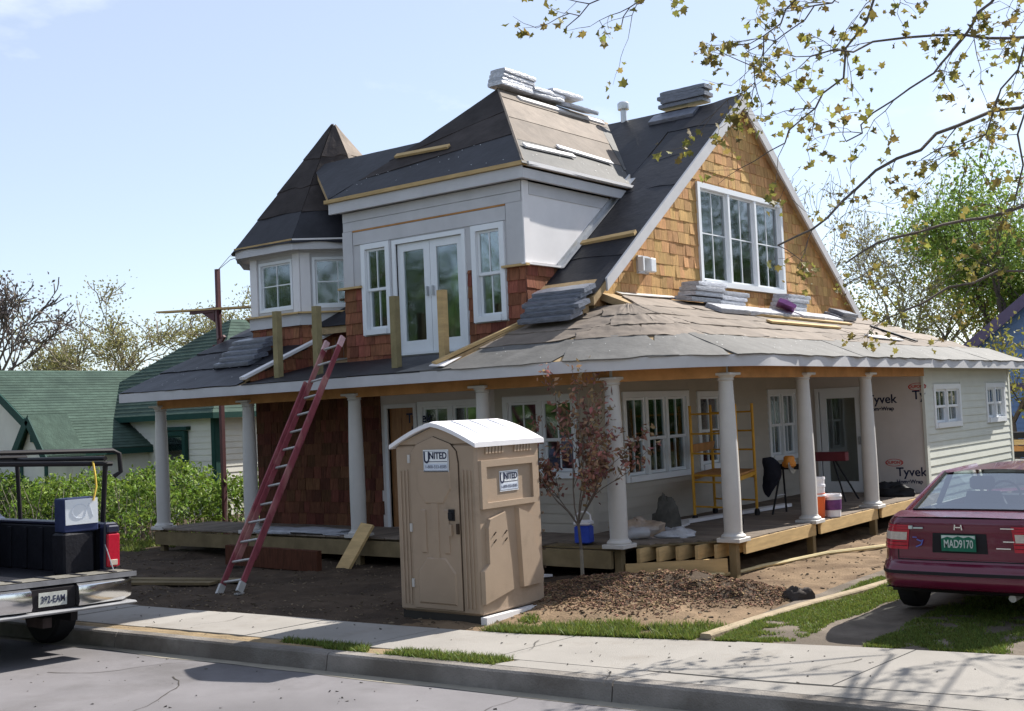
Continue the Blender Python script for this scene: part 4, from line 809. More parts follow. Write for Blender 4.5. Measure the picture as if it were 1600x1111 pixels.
q = MB(); q.slab([ft[k] + Vector((0, 0, .715)) for k in (0, 1, 2, 3)], (0, 0, .03)); obj('platform', q, M_beam, SC)
q = MB(); q.slab([ft[k] * .96 + ft[0] * .04 + Vector((0, 0, 1.06)) for k in (0, 3)] + [ft[3] * .96 + ft[2] * .04 + Vector((0, 0, 1.19)), ft[0] + Vector((0, 0, 1.19))], (.03, 0, 0)); obj('toe_board', q, M_beam, SC)
SH = thing('saw_stand', 'black folding saw stand with orange saw on the porch', 'saw stand', (-8.0, 17.55, FZ), world=True)
for sg in (-1, 1):
    for e in (-1, 1): q = MB(); q.tube([(-8.0 + .28 * sg, 17.55 + .26 * e, FZ), (-8.0 + .2 * sg, 17.55 + .04 * e, FZ + .72)], .016, 6); obj('leg', q, M_black, SH)
    q = MB(); q.tube([(-8.0 + .25 * sg, 17.55 - .17, FZ + .3), (-8.0 + .25 * sg, 17.55 + .17, FZ + .3)], .01, 5); obj('cross_bar', q, M_steel, SH)
q = MB(); q.bbox(-8.32, -7.72, 17.47, 17.63, FZ + .71, FZ + .79, .01); obj('beam', q, M_black, SH)
M_orange = mat('orange_tool_plastic', (.60, .22, .03), .45, .1, spec=.4)
q = MB(); q.lathe([(.06, 0), (.085, .02), (.085, .13), (.06, .15)], (-8.0, 17.4, FZ + .78), 16); q.bbox(-8.12, -7.92, 17.36, 17.5, FZ + .74, FZ + .86, .03); obj('saw_motor', q, M_orange, SH, smooth=True)
q = MB(); q.tube([(-7.98, 17.44, FZ + .78), (-7.96, 17.44, FZ + .78)], .13, 20); obj('saw_blade', q, M_steel, SH)
M_jacket = mat('dark_work_jacket', (.025, .027, .04), .9, .3, 6, bump=.4, bscale=12)
q = MB(); rings = []
for i in range(15):
    t = i / 14; zz = FZ + .9 - .62 * t; cx_, cy_ = -8.38 + .06 * math.sin(t * 5) + .03 * t, 17.45; r1 = .16 * (math.sin(math.pi * min(1, t * .9 + .1)) ** .6) * (1 - .35 * t) + .015
    rings.append([(cx_ + r1 * (1 + .25 * noise.noise((a * 2, t * 4, 3))) * math.cos(a), cy_ + r1 * .6 * (1 + .3 * noise.noise((a * 2, t * 5, 8))) * math.sin(a), zz + .03 * noise.noise((a, t * 3, 1))) for a in [2 * math.pi * k / 16 for k in range(16)]])
q.loft(rings); q2 = q; jk = solo('work_jacket', q, M_jacket, 'dark work jacket slung over the end of the saw stand', 'jacket', (-8.38, 17.45, FZ + .3), smooth=60)
RS = thing('mitre_saw_stand', 'long dark red stand with splayed legs before the glazed porch door', 'saw stand', (-8.5, 20.0, FZ), world=True)
q = MB(); q.bbox(-8.95, -8.1, 19.93, 20.07, FZ + .70, FZ + .86, .012); obj('beam', q, mat('dark_red_enamel', (.16, .025, .035), .45, .1, spec=.5), RS)
for x in (-8.85, -8.35):
    for e in (-1, 1): q = MB(); q.tube([(x + (.3 if x > -8.5 else -.0), 20 + .3 * e, FZ), (x, 20 + .04 * e, FZ + .72)], .016, 6); obj('leg', q, M_black, RS)
def bucket(x, y, h, r, mbody, label, stack=0, band=None):
    b = thing('bucket', label, 'bucket', (x, y, FZ + .012))
    q = MB(); q.lathe([(r * .86, 0), (r, h), (r * .94, h), (r * .82, .02)], n=24); obj('pail', q, mbody, b, smooth=True)
    q = MB(); q.lathe([(r * 1.05, h - .045), (r * 1.06, h - .03), (r * 1.0, h - .015)], n=24); obj('rim', q, M_roofw, b, smooth=True)
    q = MB(); q.tube([(r * 1.04 * math.cos(a), r * 1.04 * math.sin(a), h - .06 - .09 * math.sin(a * 1.0) ** 2) for a in [math.pi * i / 12 for i in range(13)]], .004, 5); obj('handle', q, M_steel, b)
    for k in range(stack):
        q = MB(); z = h - .06 + k * .11; q.lathe([(r * .9, z), (r * 1.0, z + .15), (r * 1.05, z + .155), (r * 1.05, z + .19), (r * .95, z + .19), (r * .85, z + .02)], n=24); obj('nested_pail', q, M_roofw, b, smooth=True)
    if band: q = MB(); q.lathe([(r * .95, h * .3), (r * .985, h * .75)], n=24); q.v = [(x_ * 1.012, y_ * 1.012, z_) for x_, y_, z_ in q.v]; obj('label_band', q, band, b, smooth=True)
bucket(-7.42, 17.0, .37, .145, mat('orange_bucket_plastic', (.75, .13, .03), .45, .06, spec=.4), 'orange bucket with white pails nested in its top, beside the middle porch column', 2)
bucket(-7.27, 17.27, .34, .135, M_roofw, 'white bucket with a purple label beside the orange bucket', 0, mat('purple_label', (.16, .06, .18), .5, .3, 10))
CO = thing('cooler', 'small blue drink cooler with white lid on the porch edge', 'cooler', (-9.02, 13.12, FZ + .012), .2)
q = MB(); q.bbox(-.11, .11, -.09, .09, 0, .24, .02); obj('body', q, mat('blue_plastic', (.02, .06, .42), .4, .08, spec=.45), CO, smooth=True); q = MB(); q.bbox(-.115, .115, -.095, .095, .24, .31, .02); obj('lid', q, M_roofw, CO, smooth=True)
q = MB(); q.tube([(-.11, 0, .27), (-.1, 0, .38), (-.05, 0, .42), (.05, 0, .42), (.1, 0, .38), (.11, 0, .27)], .012, 6); obj('handle', q, M_roofw, CO)
def lump(name, c, rx, ry, rz_, m, label, cat, seed, rough=.35, n=20):
    q = MB(); rings = []
    for i in range(n + 1):
        ph = math.pi * i / n * .999 + .0005
        rings.append([tuple(Vector((c[0], c[1], c[2])) + Vector((rx * math.sin(ph) * math.cos(a), ry * math.sin(ph) * math.sin(a), rz_ * max(-.0, math.cos(ph)))) * (1 + rough * noise.noise((math.sin(ph) * math.cos(a) * 2 + seed, math.sin(ph) * math.sin(a) * 2, math.cos(ph) * 2 + seed)) + rough * .4 * noise.noise((math.cos(a) * 6, math.sin(a) * 6 + seed, ph * 4)))) for a in [2 * math.pi * k / 24 for k in range(24)]])
    q.loft(rings[::-1], caps=False); return solo(name, q, m, label, cat, (c[0], c[1], c[2]), smooth=60)
M_bag = mat('crumpled_bag', (.40, .30, .22), .7, .35, 5, bump=.5, bscale=9, col2=(.5, .5, .52), c2amt=.5)
lump('debris_bag', (-8.75, 14.0, FZ + .01), .42, .26, .24, M_bag, 'crumpled brown paper and plastic bags heaped on the porch corner', 'bag', 3, .5)
lump('debris_bag', (-8.25, 14.15, FZ + .01), .3, .2, .12, mat('grey_plastic_sheet', (.42, .42, .44), .5, .25, 6, bump=.5, bscale=10), 'low grey plastic bag lying in front of the dark sack on porch', 'bag', 9, .5)
lump('sack', (-8.72, 14.75, FZ + .01), .2, .17, .5, mat('dark_sack', (.09, .085, .075), .9, .3, 6, bump=.4, bscale=12), 'dark upright sack standing by the side wall of the porch', 'sack', 5, .3)
lump('tarp', (-7.75, 21.0, FZ + .01), .42, .3, .22, M_black, 'black bundled tarp on the porch floor under the wrap lettering', 'tarp', 12, .4)
lump('tarp', (-14.5, 13.15, FZ + .01), 1.3, .3, .07, mat('pale_plastic_sheet', (.36, .37, .40), .45, .25, 5, bump=.5, bscale=8), 'grey plastic sheet crumpled along the front porch floor', 'tarp', 15, .5)
mb = MB(); mb.bar((-8.95, 15.7, FZ + .05), (-8.62, 18.6, FZ + .05), .16, .05); solo('board', mb, M_pan, 'long white trim board on the porch floor along the side wall', 'board', (-8.8, 17.1, FZ))
mb = MB(); mb.bar((-8.62, 14.5, FZ + .03), (-8.9, 15.6, FZ + .03), .16, .03); solo('board', mb, M_pan, 'short white board on the porch floor near the dark sack', 'board', (-8.7, 15.0, FZ))
mb = MB(); mb.bar((-12.25, 12.3, -.02), (-12.42, 12.78, .55), .26, .045, (1, 0, 0)); 
mb = MB(); mb.bar((-12.85, 12.35, -.02), (-12.75, 12.82, .62), .045, .27, (1, .0, 0)); solo('board', mb, M_lumber, 'wide plank leaning on the porch front beside the third column', 'board', (-12.85, 12.35, 0))
for (a, b, lab) in (((-17.2, 9.15, .03), (-13.4, 10.45, .04), 'long weathered plank on the shaded dirt running to the ladder'), ((-16.6, 9.75, .03), (-13.2, 10.8, .04), 'plank lying on the dirt behind the other plank near the ladder')):
    mb = MB(); mb.bar(a, b, .2, .035); solo('board', mb, M_treated, lab, 'board', a)
mb = MB(); mb.bar((-14.9, 11.9, .2), (-12.9, 11.95, .17), .1, .3); solo('timber', mb, M_redcedar_shade, 'dark reddish timber lying below the front porch edge', 'timber', (-13.9, 11.9, .03))
# landscape timber, hose, rock
mb = MB(); pts = [(-5.53, 9.98), (-5.48, 11.0), (-5.40, 11.9), (-5.24, 13.0), (-5.12, 14.2), (-4.95, 16.5), (-4.9, 18)]
rings = []
for (x, y) in pts: rings.append([(x - .06, y, -.04), (x + .06, y, -.04), (x + .06, y, .03), (x + .05, y, .045), (x - .05, y, .045), (x - .06, y, .03)])
mb.loft(rings); solo('edging_timber', mb, mat('weathered_timber', (.33, .265, .18), .85, .22, 4, bump=.4, bscale=20, stretch=(1, 1, 1)), 'long weathered timber edging between the dirt and the driveway', 'edging', (-5.4, 12, 0))
mb = MB(); hp = [(-7.45, 13.6), (-7.32, 14.11), (-7.27, 14.8), (-7.23, 15.49), (-6.95, 16.2), (-6.6, 17.0), (-6.42, 17.4), (-6.2, 18.6), (-6.3, 20)]
mb.tube([(x, y, gz(x, y) + .035) for x, y in hp], .028, 6); solo('garden_hose', mb, mat('pale_yellow_hose', (.60, .50, .28), .6, .15, 6), 'pale yellow hose lying on the dirt beside the side porch', 'hose', (-7, 16, 0), smooth=True)
mb = MB(); mb.tube([(-7.95, 13.25, .12), (-7.9, 13.2, -.05 + .1), (-7.8, 13.25, .06), (-7.6, 13.5, .06)], .012, 6); solo('cable', mb, mat('straw_cable', (.42, .34, .18), .7), 'thin straw coloured cable drooping from the porch corner beam', 'cable', (-7.9, 13.2, 0))
lump('rock', (-5.66, 12.35, gz(-5.66, 12.35) - .03), .16, .13, .16, mat('dark_rock', (.06, .05, .045), .9, .4, 6, bump=.6, bscale=15), 'dark clod of earth beside the edging timber', 'rock', 21, .4)
mb = MB(); mb.slab([(-10.6, 12.45, .02), (-9.4, 12.6, .02), (-9.3, 12.75, .02), (-10.5, 12.6, .02)], (0, 0, .03)); solo('board', mb, M_pan, 'thin white strip lying under the porch edge behind the toilet', 'board', (-10, 12.6, .02))
# ------------------------------------------------------------------ parked car
M_car = mat('maroon_car_paint', (.115, .005, .027), .26, .06, 3, spec=.5, coat=.6)
M_carg = glass('car_glass', (.62, .72, .74), .22); M_tail = mat('red_lamp_lens', (.42, .01, .03), .2, .1, 30, spec=.6); M_tailw = mat('clear_lamp_lens', (.5, .42, .36), .2, .15, 30, spec=.6)
M_seat = mat('grey_car_upholstery', (.10, .105, .12), .9, .15, 5); M_trim = mat('black_car_trim', (.02, .018, .02), .5, .1); M_chrome = mat('chrome', (.8, .8, .8), .15, .05, metal=1.)
CA = thing('parked_car', 'maroon sedan parked in the driveway seen from behind', 'car', (-3.6, 11.4, .01), 0)
HW = .885
def ry(x): a = abs(x); return .05 * (a / .88) ** 2 + .52 * max(0, (a - .62) / .27) ** 2.4
def cpz(z, tab):
    for (a, b), (c, d) in zip(tab, tab[1:]):
        if z <= c: return b + (d - b) * max(0, (z - a)) / (c - a)
    return tab[-1][1]
PY = [(.30, .12), (.335, .04), (.39, 0), (.50, .0), (.555, .03), (.575, .075), (.60, .085), (.75, .085), (.9, .10), (.965, .09), (1.0, .12)]
PW = [(.2, .93), (.3, .97), (.45, 1.0), (.7, .99), (.88, .955), (.96, .925), (1.0, .89)]
def rear(x, z, off=0): y = cpz(z, PY) + ry(x); nx = (ry(x + .01) - ry(x - .01)) / .02; n = Vector((nx * (1 if x else 1), -1, 0)).normalized(); return (x * cpz(z, PW) + n.x * -off * 0 + n.x * off, y + n.y * off, z)
def rpatch(name, x0, x1, z0, z1, off, m, nx=14, nz=4, parent=None, smooth=50):
    q = MB(); q.grid(lambda i, j: rear(x0 + (x1 - x0) * i, z0 + (z1 - z0) * j, off), nx, nz); return obj(name, q, m, parent or CA, smooth)
BZ = [.30, .32, .345, .38, .42, .5, .54, .565, .58]; TZ = [.58, .60, .64, .72, .8, .88, .93, .96, .98, 1.0]
def rows(name, zs, m):
    q = MB(); nx = 44; vs = [rear(-HW + 2 * HW * i / nx, z) for z in zs for i in range(nx + 1)]
    q.add(vs, [(j * (nx + 1) + i, j * (nx + 1) + i + 1, (j + 1) * (nx + 1) + i + 1, (j + 1) * (nx + 1) + i) for j in range(len(zs) - 1) for i in range(nx)]); return obj(name, q, m, CA, 50)
bm_ = rows('bumper', BZ, M_car); tp = rows('trunk_panel', TZ, M_car)
q = MB(); q.grid(lambda i, j: ((-.80 + 1.6 * i) * (1 - .0 * j), .25 + .4 * j, .305), 6, 1, flip=True); obj('underside', q, M_trim, CA)
# body sides with wheel arches
YW = (.98, 3.70)
def side(sg):
    q = MB(); ny, nz = 90, 12
    def fn(i, j):
        y = ry(HW) + .115 + (4.55 - ry(HW) - .115) * i; zb = .22
        for w_ in YW:
            d = abs(y - w_)
            if d < .36: zb = max(zb, .30 + math.sqrt(.36 ** 2 - d ** 2) * 1.0)
        zt = 1.0 if y < .8 else max(.80, .97 - max(0, y - 3.3) * .14); z = zb + (zt - zb) * j; wx = HW * cpz(z, PW) * (1 - .16 * max(0, (y - 3.6) / .95) ** 2)
        return (sg * wx, y, z)
    q.grid(fn, ny, nz, flip=sg < 0); return obj('side_panel', q, M_car, CA, 50)
side(-1); side(1)
xt = HW * .89
q = MB(); q.grid(lambda i, j: ((-xt + 2 * xt * i), (.115 + ry(-HW + 2 * HW * i)) * (1 - j) + .92 * j, 1.0 + .018 * (1 - (2 * i - 1) ** 2) + .01 * math.sin(math.pi * j)), 24, 6); obj('trunk_lid', q, M_car, CA, 50)
lerp = lambda a, b, t: a + (b - a) * t
def panel(name, c, m, bow=(0, 0, 0), nx=14, ny=8, flip=False):
    a, b, c_, d = map(Vector, c); q = MB(); q.grid(lambda i, j: tuple(lerp(lerp(a, b, i), lerp(d, c_, i), j) + Vector(bow) * (4 * i * (1 - i))), nx, ny, flip); return obj(name, q, m, CA, 50)
panel('rear_window', ((-.66, .80, 1.015), (.66, .80, 1.015), (.545, 1.52, 1.345), (-.545, 1.52, 1.345)), M_carg, (0, -.09, .012))
panel('roof', ((-.56, 1.50, 1.345), (.56, 1.50, 1.345), (.55, 2.75, 1.36), (-.55, 2.75, 1.36)), M_car, (0, -.06, .045))
panel('windscreen', ((-.55, 2.75, 1.36), (.55, 2.75, 1.36), (.70, 3.5, .98), (-.70, 3.5, .98)), M_carg, (0, .05, .03))
panel('bonnet', ((-.74, 3.45, .97), (.74, 3.45, .97), (.70, 4.6, .76), (-.70, 4.6, .76)), M_car, (0, .05, .05))
panel('nose', ((-.70, 4.62, .78), (.70, 4.62, .78), (.74, 4.68, .25), (-.74, 4.68, .25)), M_car, (0, .12, 0))
for sg in (-1, 1):
    f_ = sg > 0
    panel('rear_pillar', ((sg * .665, .79, 1.012), (sg * .79, .93, .995), (sg * .60, 1.62, 1.335), (sg * .54, 1.50, 1.35)), M_car, (sg * .012, 0, 0), 6, 8, not f_ and False if f_ else True)
    panel('side_window', ((sg * .79, 1.0, .985), (sg * .80, 3.35, .97), (sg * .575, 2.72, 1.34), (sg * .60, 1.64, 1.335)), M_carg, (sg * .02, 0, 0), 12, 6)
    q = MB(); q.tube([(sg * .79, .95, .99), (sg * .60, 1.62, 1.345), (sg * .575, 2.7, 1.36), (sg * .74, 3.45, .98)], .022, 6); obj('window_frame', q, M_car, CA, True)
    q = MB(); q.tube([(sg * .63, 2.0, 1.35), (sg * .80, 2.0, .97)], .03, 6); obj('door_pillar', q, M_trim, CA)
    rpatch('tail_lamp', *sorted((sg * .50, sg * .885)), .70, .935, .008, M_tail, 16, 4)
    rpatch('reversing_lamp', *sorted((sg * .52, sg * .80)), .79, .865, .012, M_tailw, 12, 2)
    q = MB(); q.add([(sg * .665, .80, 1.013), (sg * .545, 1.52, 1.352)], []); 
for sg in (-1, 1):
    for z_ in (.735, .77, .89, .915): q = MB(); q.tube([rear(sg * (.51 + .036 * k), z_, .009) for k in range(11)], .0025, 4); obj('lens_rib', q, M_trim, CA)
for sg in (-1, 1): q = MB(); q.tube([(sg * .66, .80, 1.02), (sg * .548, 1.515, 1.352)], .014, 6); obj('window_seal', q, M_trim, CA)
q = MB(); q.tube([((-.66 + .132 * k), .80 - .09 * (4 * (k / 10) * (1 - k / 10)), 1.02 + .012 * 4 * (k / 10) * (1 - k / 10)) for k in range(11)], .012, 6); obj('window_seal', q, M_trim, CA)
rpatch('plate_recess', -.26, .26, .68, .865, .004, M_trim, 10, 3)
M_plate = mat('green_plate_field', (.02, .13, .08), .5, .1, 8); M_platew = mat('white_plate_paint', (.5, .56, .52), .5, .1)
FR_ = F((0, .066, 0), (1, 0, 0), (0, -1, 0))
q = MB(FR_); q.box(-.16, .16, 0, .012, .70, .855); LP = obj('number_plate', q, M_plate, CA); text('MAD9170', .105, FR_, 0, .767, .015, M_platew, LP, bold=.0015, squeeze=.62)
q = MB(FR_); pk = [(-.155, .818), (-.1, .838), (-.05, .825), (0, .846), (.05, .828), (.1, .842), (.155, .818), (.155, .85), (-.155, .85)]; q.slab([(u, .012, z) for u, z in pk], (0, .002, 0)); obj('plate_mountains', q, M_platew, LP)
# emblem: a framed H, plus small badges
q = MB(FR_); z = .925
for (a, b) in (((-.035, z - .025), (-.028, z + .025)), ((.035, z - .025), (.028, z + .025)), ((-.03, z), (.03, z))): q.bar((a[0], -.006, a[1]), (b[0], -.006, b[1]), .011, .011)
obj('emblem', q, M_chrome, CA)
for (u, z, wd) in ((.44, .92, .12), (.45, .80, .1), (.40, .735, .13)): q = MB(FR_); q.box(u - wd / 2, u + wd / 2, -.03, -.015, z - .005, z + .005); obj('badge', q, M_chrome, CA)
q = MB(FR_); q.box(-.475, -.44, -.03, -.01, .90, .93); q.box(-.43, -.34, -.03, -.012, .903, .917); obj('sticker', q, M_platew, CA)
q = MB(FR_); q.tube([(-.40, -.012, .80), (-.36, -.01, .785), (-.34, -.01, .80), (-.36, -.01, .75), (-.41, -.012, .73)], .007, 5); q.tube([(-.44, -.012, .82), (-.40, -.012, .82)], .005, 4); obj('decal', q, mat('blue_decal', (.12, .15, .45), .5), CA)
# shut lines and rubbing strip
for sg in (-1, 1): q = MB(); q.tube([rear(sg * .60, z_, .001) for z_ in (.60, .7, .8, .9, .985)], .005, 4); obj('shut_line', q, M_trim, CA)
q = MB(); q.tube([rear(-.6 + .06 * k, .605, .001) for k in range(21)], .005, 4); obj('shut_line', q, M_trim, CA)
rpatch('rubbing_strip', -.86, .86, .475, .505, .006, M_trim, 40, 1); rpatch('lower_valance', -.80, .80, .30, .335, .003, M_trim, 40, 1)
# wheels
ty = MB(); ty.lathe([(.19, -.095), (.27, -.1), (.305, -.085), (.312, -.05), (.312, .05), (.305, .085), (.27, .1), (.19, .095)], n=28); tym = ty.mesh('tyre', M_black, 40)
rm_ = MB(); rm_.lathe([(.0, .05), (.06, .085), (.12, .075), (.18, .08), (.195, .09), (.195, -.09), (.0, -.05)], n=20); rmm = rm_.mesh('rim', M_alu, 40)
for sg in (-1, 1):
    for yy in YW:
        t = link('wheel', tym, CA); t.location = (sg * .76, yy, .312); t.rotation_euler = (0, sg * HP, 0); r_ = link('rim', rmm, t)
q = MB(); q.tube([(.42, .2, .26), (.42, .6, .26)], .035, 10); obj('exhaust', q, M_steel, CA)
# interior
def seat(x, y):
    q = MB(); q.loft([[(x - .24, y, .5), (x + .24, y, .5), (x + .24, y + .1, .5), (x - .24, y + .1, .5)], [(x - .25, y - .12, .9), (x + .25, y - .12, .9), (x + .23, y, .9), (x - .23, y, .9)], [(x - .17, y - .2, 1.1), (x + .17, y - .2, 1.1), (x + .16, y - .1, 1.1), (x - .16, y - .1, 1.1)]]); s_ = obj('seat', q, M_seat, CA, 40)
    q = MB(); q.bbox(x - .13, x + .13, y - .24, y - .14, 1.12, 1.27, .03); obj('headrest', q, M_seat, s_, 40)
seat(-.36, 2.35); seat(.36, 2.35)
q = MB(); q.box(-.68, .68, .95, 1.5, .9, .98); q.bbox(-.66, .66, 1.35, 1.6, .55, 1.02, .05); obj('rear_seat', q, M_seat, CA)
q = MB(); q.bbox(-.7, .7, 3.1, 3.5, .7, .98, .05); obj('dashboard', q, M_trim, CA)
q = MB(); q.tube([(-.36 + .18 * math.cos(a), 2.98 + .05 * math.sin(a), .98 + .17 * math.sin(a)) for a in [2 * math.pi * k / 20 for k in range(21)]], .014, 6); obj('steering_wheel', q, M_trim, CA)
q = MB(); q.box(-.70, .70, .9, 3.4, .25, .45); q.box(-.80, .80, .45, 4.5, .24, .30); obj('floor_pan', q, M_trim, CA)
# ------------------------------------------------------------------ pickup
M_truck = mat('navy_truck_paint', (.012, .014, .035), .3, .15, 4, spec=.5, coat=.5); M_liner = mat('black_bed_liner', (.014, .014, .018), .55, .25, 6, bump=.2, bscale=30)
TK = thing('pickup_truck', 'dark navy pickup truck with open tailgate and black ladder rack at the kerb', 'pickup truck', (-12.72, 7.4, -.165), world=True)
yc, zr = 6.6, -.165
def yb(name, a, b, c, d, e, f, m, ee=.015, par=None): q = MB(); q.bbox(a, b, c, d, e, f, ee); return obj(name, q, m, par or TK, 25)
for sg in (-1, 1):
    q = MB(); ny, nz = 40, 8; yo = yc + sg * .98
    def fn(i, j, sg=sg, yo=yo):
        xx = -13.95 + 2.23 * i; zb = .36; d = abs(xx + 12.72)
        if d < .47: zb = max(zb, zr + .40 + math.sqrt(.47 ** 2 - d ** 2) - .02)
        z = zb + (1.18 - zb) * j; return (xx, yo + sg * (.02 * math.sin(math.pi * j)) - sg * .04 * j, z)
    q.grid(fn, ny, nz, flip=sg > 0); sp = obj('bed_side', q, M_truck, TK, 40)
    yb('bed_rail', -13.95, -11.72, min(yo - sg * .13, yo - sg * .02), max(yo - sg * .13, yo - sg * .02), 1.15, 1.2, M_truck); yb('bed_inner', -13.95, -11.74, min(yo - sg * .14, yo - sg * .10), max(yo - sg * .14, yo - sg * .10), .62, 1.15, M_liner)
    yb('tail_post', -11.80, -11.70, min(yo - sg * .16, yo + sg * .0), max(yo - sg * .16, yo + sg * .0), .62, 1.2, M_truck)
    tl = yb('tail_lamp', -11.72, -11.67, min(yo - sg * .14, yo + sg * .015), max(yo - sg * .14, yo + sg * .015), .72, 1.08, M_tail, .012); yb('lamp_lens', -11.675, -11.66, min(yo - sg * .11, yo - sg * .02), max(yo - sg * .11, yo - sg * .02), .74, .80, M_tailw, .004, tl); yb('lamp_cap', -11.73, -11.67, min(yo - sg * .14, yo + sg * .012), max(yo - sg * .14, yo + sg * .012), 1.083, 1.17, M_truck, .015, tl)
    # chrome bumper half
    q = MB(); q.loft([[(x_, yc + sg * v, z_) for x_, z_ in pr] for v, pr in ((.26, [(-11.300, 0.405), (-11.280, 0.445), (-11.300, 0.595), (-11.340, 0.625), (-11.500, 0.625), (-11.500, 0.405)]), (.36, [(-11.300, 0.405), (-11.270, 0.455), (-11.290, 0.595), (-11.340, 0.625), (-11.500, 0.625), (-11.500, 0.405)]), (.80, [(-11.330, 0.405), (-11.300, 0.465), (-11.320, 0.605), (-11.360, 0.630), (-11.500, 0.630), (-11.500, 0.405)]), (.97, [(-11.440, 0.425), (-11.420, 0.475), (-11.430, 0.605), (-11.460, 0.630), (-11.540, 0.630), (-11.540, 0.425)]))], caps=True); obj('bumper_chrome', q, M_chrome, TK, 40)
yb('bed_floor', -13.95, -11.72, yc - .9, yc + .9, .58, .63, M_liner); yb('bed_front', -13.97, -13.9, yc - .95, yc + .95, .6, 1.2, M_truck)
tg_ = yb('tailgate', -11.715, -11.37, yc - .80, yc + .99, .63, .69, M_liner, .02); q = MB(); q.box(-11.368, -11.355, yc - .8, yc + .985, .635, .685); obj('tailgate_edge', q, mat('dusty_grey_metal', (.17, .17, .18), .7, .25, 6), tg_)
q = MB(); q.grid(lambda i, j: (-11.70 + .32 * i, yc - .78 + 1.74 * j, .692 + .004 * noise.noise((i * 8, j * 20, 2))), 10, 30); obj('sawdust', q, mat('sawdust', (.16, .15, .13), .95, .3, 14), tg_)
yb('bumper_core', -11.60, -11.36, yc - .27, yc + .27, .38, .62, M_trim); yb('bumper_step', -11.62, -11.28, yc - .95, yc + .95, .35, .385, mat('grey_step', (.24, .24, .25), .6, .2, 6))
FT = F((-11.355, yc, 0), (0, 1, 0), (1, 0, 0)); q = MB(FT); q.box(-.155, .155, 0, .01, .43, .57); pl = obj('number_plate', q, mat('dusty_plate', (.42, .43, .40), .6, .2, 8), TK); text('392-EAM', .10, FT, 0, .497, .012, M_ink, pl, bold=.001, squeeze=.72)
for sg in (-1, 1):
    ty2 = MB(); ty2.lathe([(.22, -.11), (.34, -.125), (.375, -.10), (.385, -.05), (.385, .05), (.375, .10), (.34, .125), (.22, .11)], n=28); t = link('wheel', ty2.mesh('tyre', M_black, 40), TK); t.location = (-12.72, yc + sg * .80, zr + .385); t.matrix_parent_inverse = Matrix.Translation(-TK.location); t.rotation_euler = (HP, 0, 0); r2 = link('rim', rmm, t)
    t2 = link('wheel', t.data, TK); t2.location = (-16.3, yc + sg * .80, zr + .385); t2.rotation_euler = (HP, 0, 0); t2.matrix_parent_inverse = Matrix.Translation(-TK.location)
q = MB(); q.tube([(-12.72, yc - .7, zr + .38), (-12.72, yc + .7, zr + .38)], .06, 8); q.lathe([(.02, -.14), (.14, -.06), (.14, .06), (.02, .14)], (-12.72, yc, zr + .38), 12); q.box(-13.9, -11.7, yc - .5, yc - .42, .2, .33); q.box(-13.9, -11.7, yc + .42, yc + .5, .2, .33); obj('chassis', q, M_trim, TK)
q = MB(); q.box(-11.75, -11.45, yc - .05, yc + .05, .20, .30);  obj('hitch', q, mat('rusty_steel', (.04, .03, .028), .8, .3, 8), TK)
# rack
q = MB()
RK = obj('ladder_rack', q.tube([(-11.9, yc + .93, 1.2), (-11.78, yc + .88, 1.86)], .028, 8), M_trim, TK, True); q = MB(); obj('rack_post', q.tube([(-11.9, yc - .93, 1.2), (-11.78, yc - .88, 1.86)], .028, 8), M_trim, RK, True)
for pts in ([(-11.78, yc - 1.0, 1.88), (-11.78, yc + .96, 1.84)], [(-11.72, yc - 1.05, 1.98), (-11.72, yc + .93, 1.985), (-11.7, yc + 1.0, 1.95), (-11.7, yc + 1.02, 1.75), (-11.72, yc + .95, 1.70)], [(-11.78, yc + .88, 1.9), (-14.4, yc + .88, 1.9)], [(-11.78, yc - .88, 1.9), (-14.4, yc - .88, 1.9)], [(-13.6, yc + .93, 1.2), (-13.6, yc + .88, 1.9)], [(-13.6, yc - .93, 1.2), (-13.6, yc - .88, 1.9)], [(-13.6, yc - 1.0, 1.93), (-13.6, yc + 1.0, 1.93)]):
    q = MB(); q.tube(pts, .026, 8); obj('rack_bar', q, M_trim, RK, True)
q = MB(); q.tube([(-11.74, yc + .70, 1.87), (-11.71, yc + .71, 1.72), (-11.72, yc + .73, 1.6), (-11.73, yc + .70, 1.45)], .012, 5); obj('strap', q, mat('yellow_strap', (.6, .42, .08), .7), RK)
# cab
q = MB(); q.loft([[(x_, yc - h, z_) for x_, z_ in pr] + [] for h, pr in ((.96, [(-13.98, .36), (-13.98, 1.2), (-14.05, 1.22), (-14.2, 1.3), (-15.6, 1.3), (-15.9, 1.22), (-17.3, 1.1), (-17.5, .9), (-17.5, .36)]), (-.96, [(-13.98, .36), (-13.98, 1.2), (-14.05, 1.22), (-14.2, 1.3), (-15.6, 1.3), (-15.9, 1.22), (-17.3, 1.1), (-17.5, .9), (-17.5, .36)]))]); obj('cab_body', q, M_truck, TK)
q = MB(); q.loft([[(-14.02, yc - .85, 1.2), (-15.75, yc - .85, 1.2), (-15.75, yc + .85, 1.2), (-14.02, yc + .85, 1.2)], [(-14.15, yc - .7, 1.68), (-15.2, yc - .7, 1.68), (-15.2, yc + .7, 1.68), (-14.15, yc + .7, 1.68)]]); obj('cab_top', q, M_truck, TK)
q = MB(); q.box(-14.06, -14.03, yc - .6, yc + .6, 1.28, 1.6); obj('cab_rear_window', q, M_carg, TK)
for k in range(5): yb('gate_rib', -11.70, -11.40, yc - .72 + .36 * k, yc - .66 + .36 * k, .692, .70, M_liner, .003, tg_)
for sg in (-1, 1): q = MB(); q.tube([(-11.75, yc + sg * .84, 1.02), (-11.5, yc + sg * .80, .70)], .006, 4); obj('gate_cable', q, M_steel, tg_)
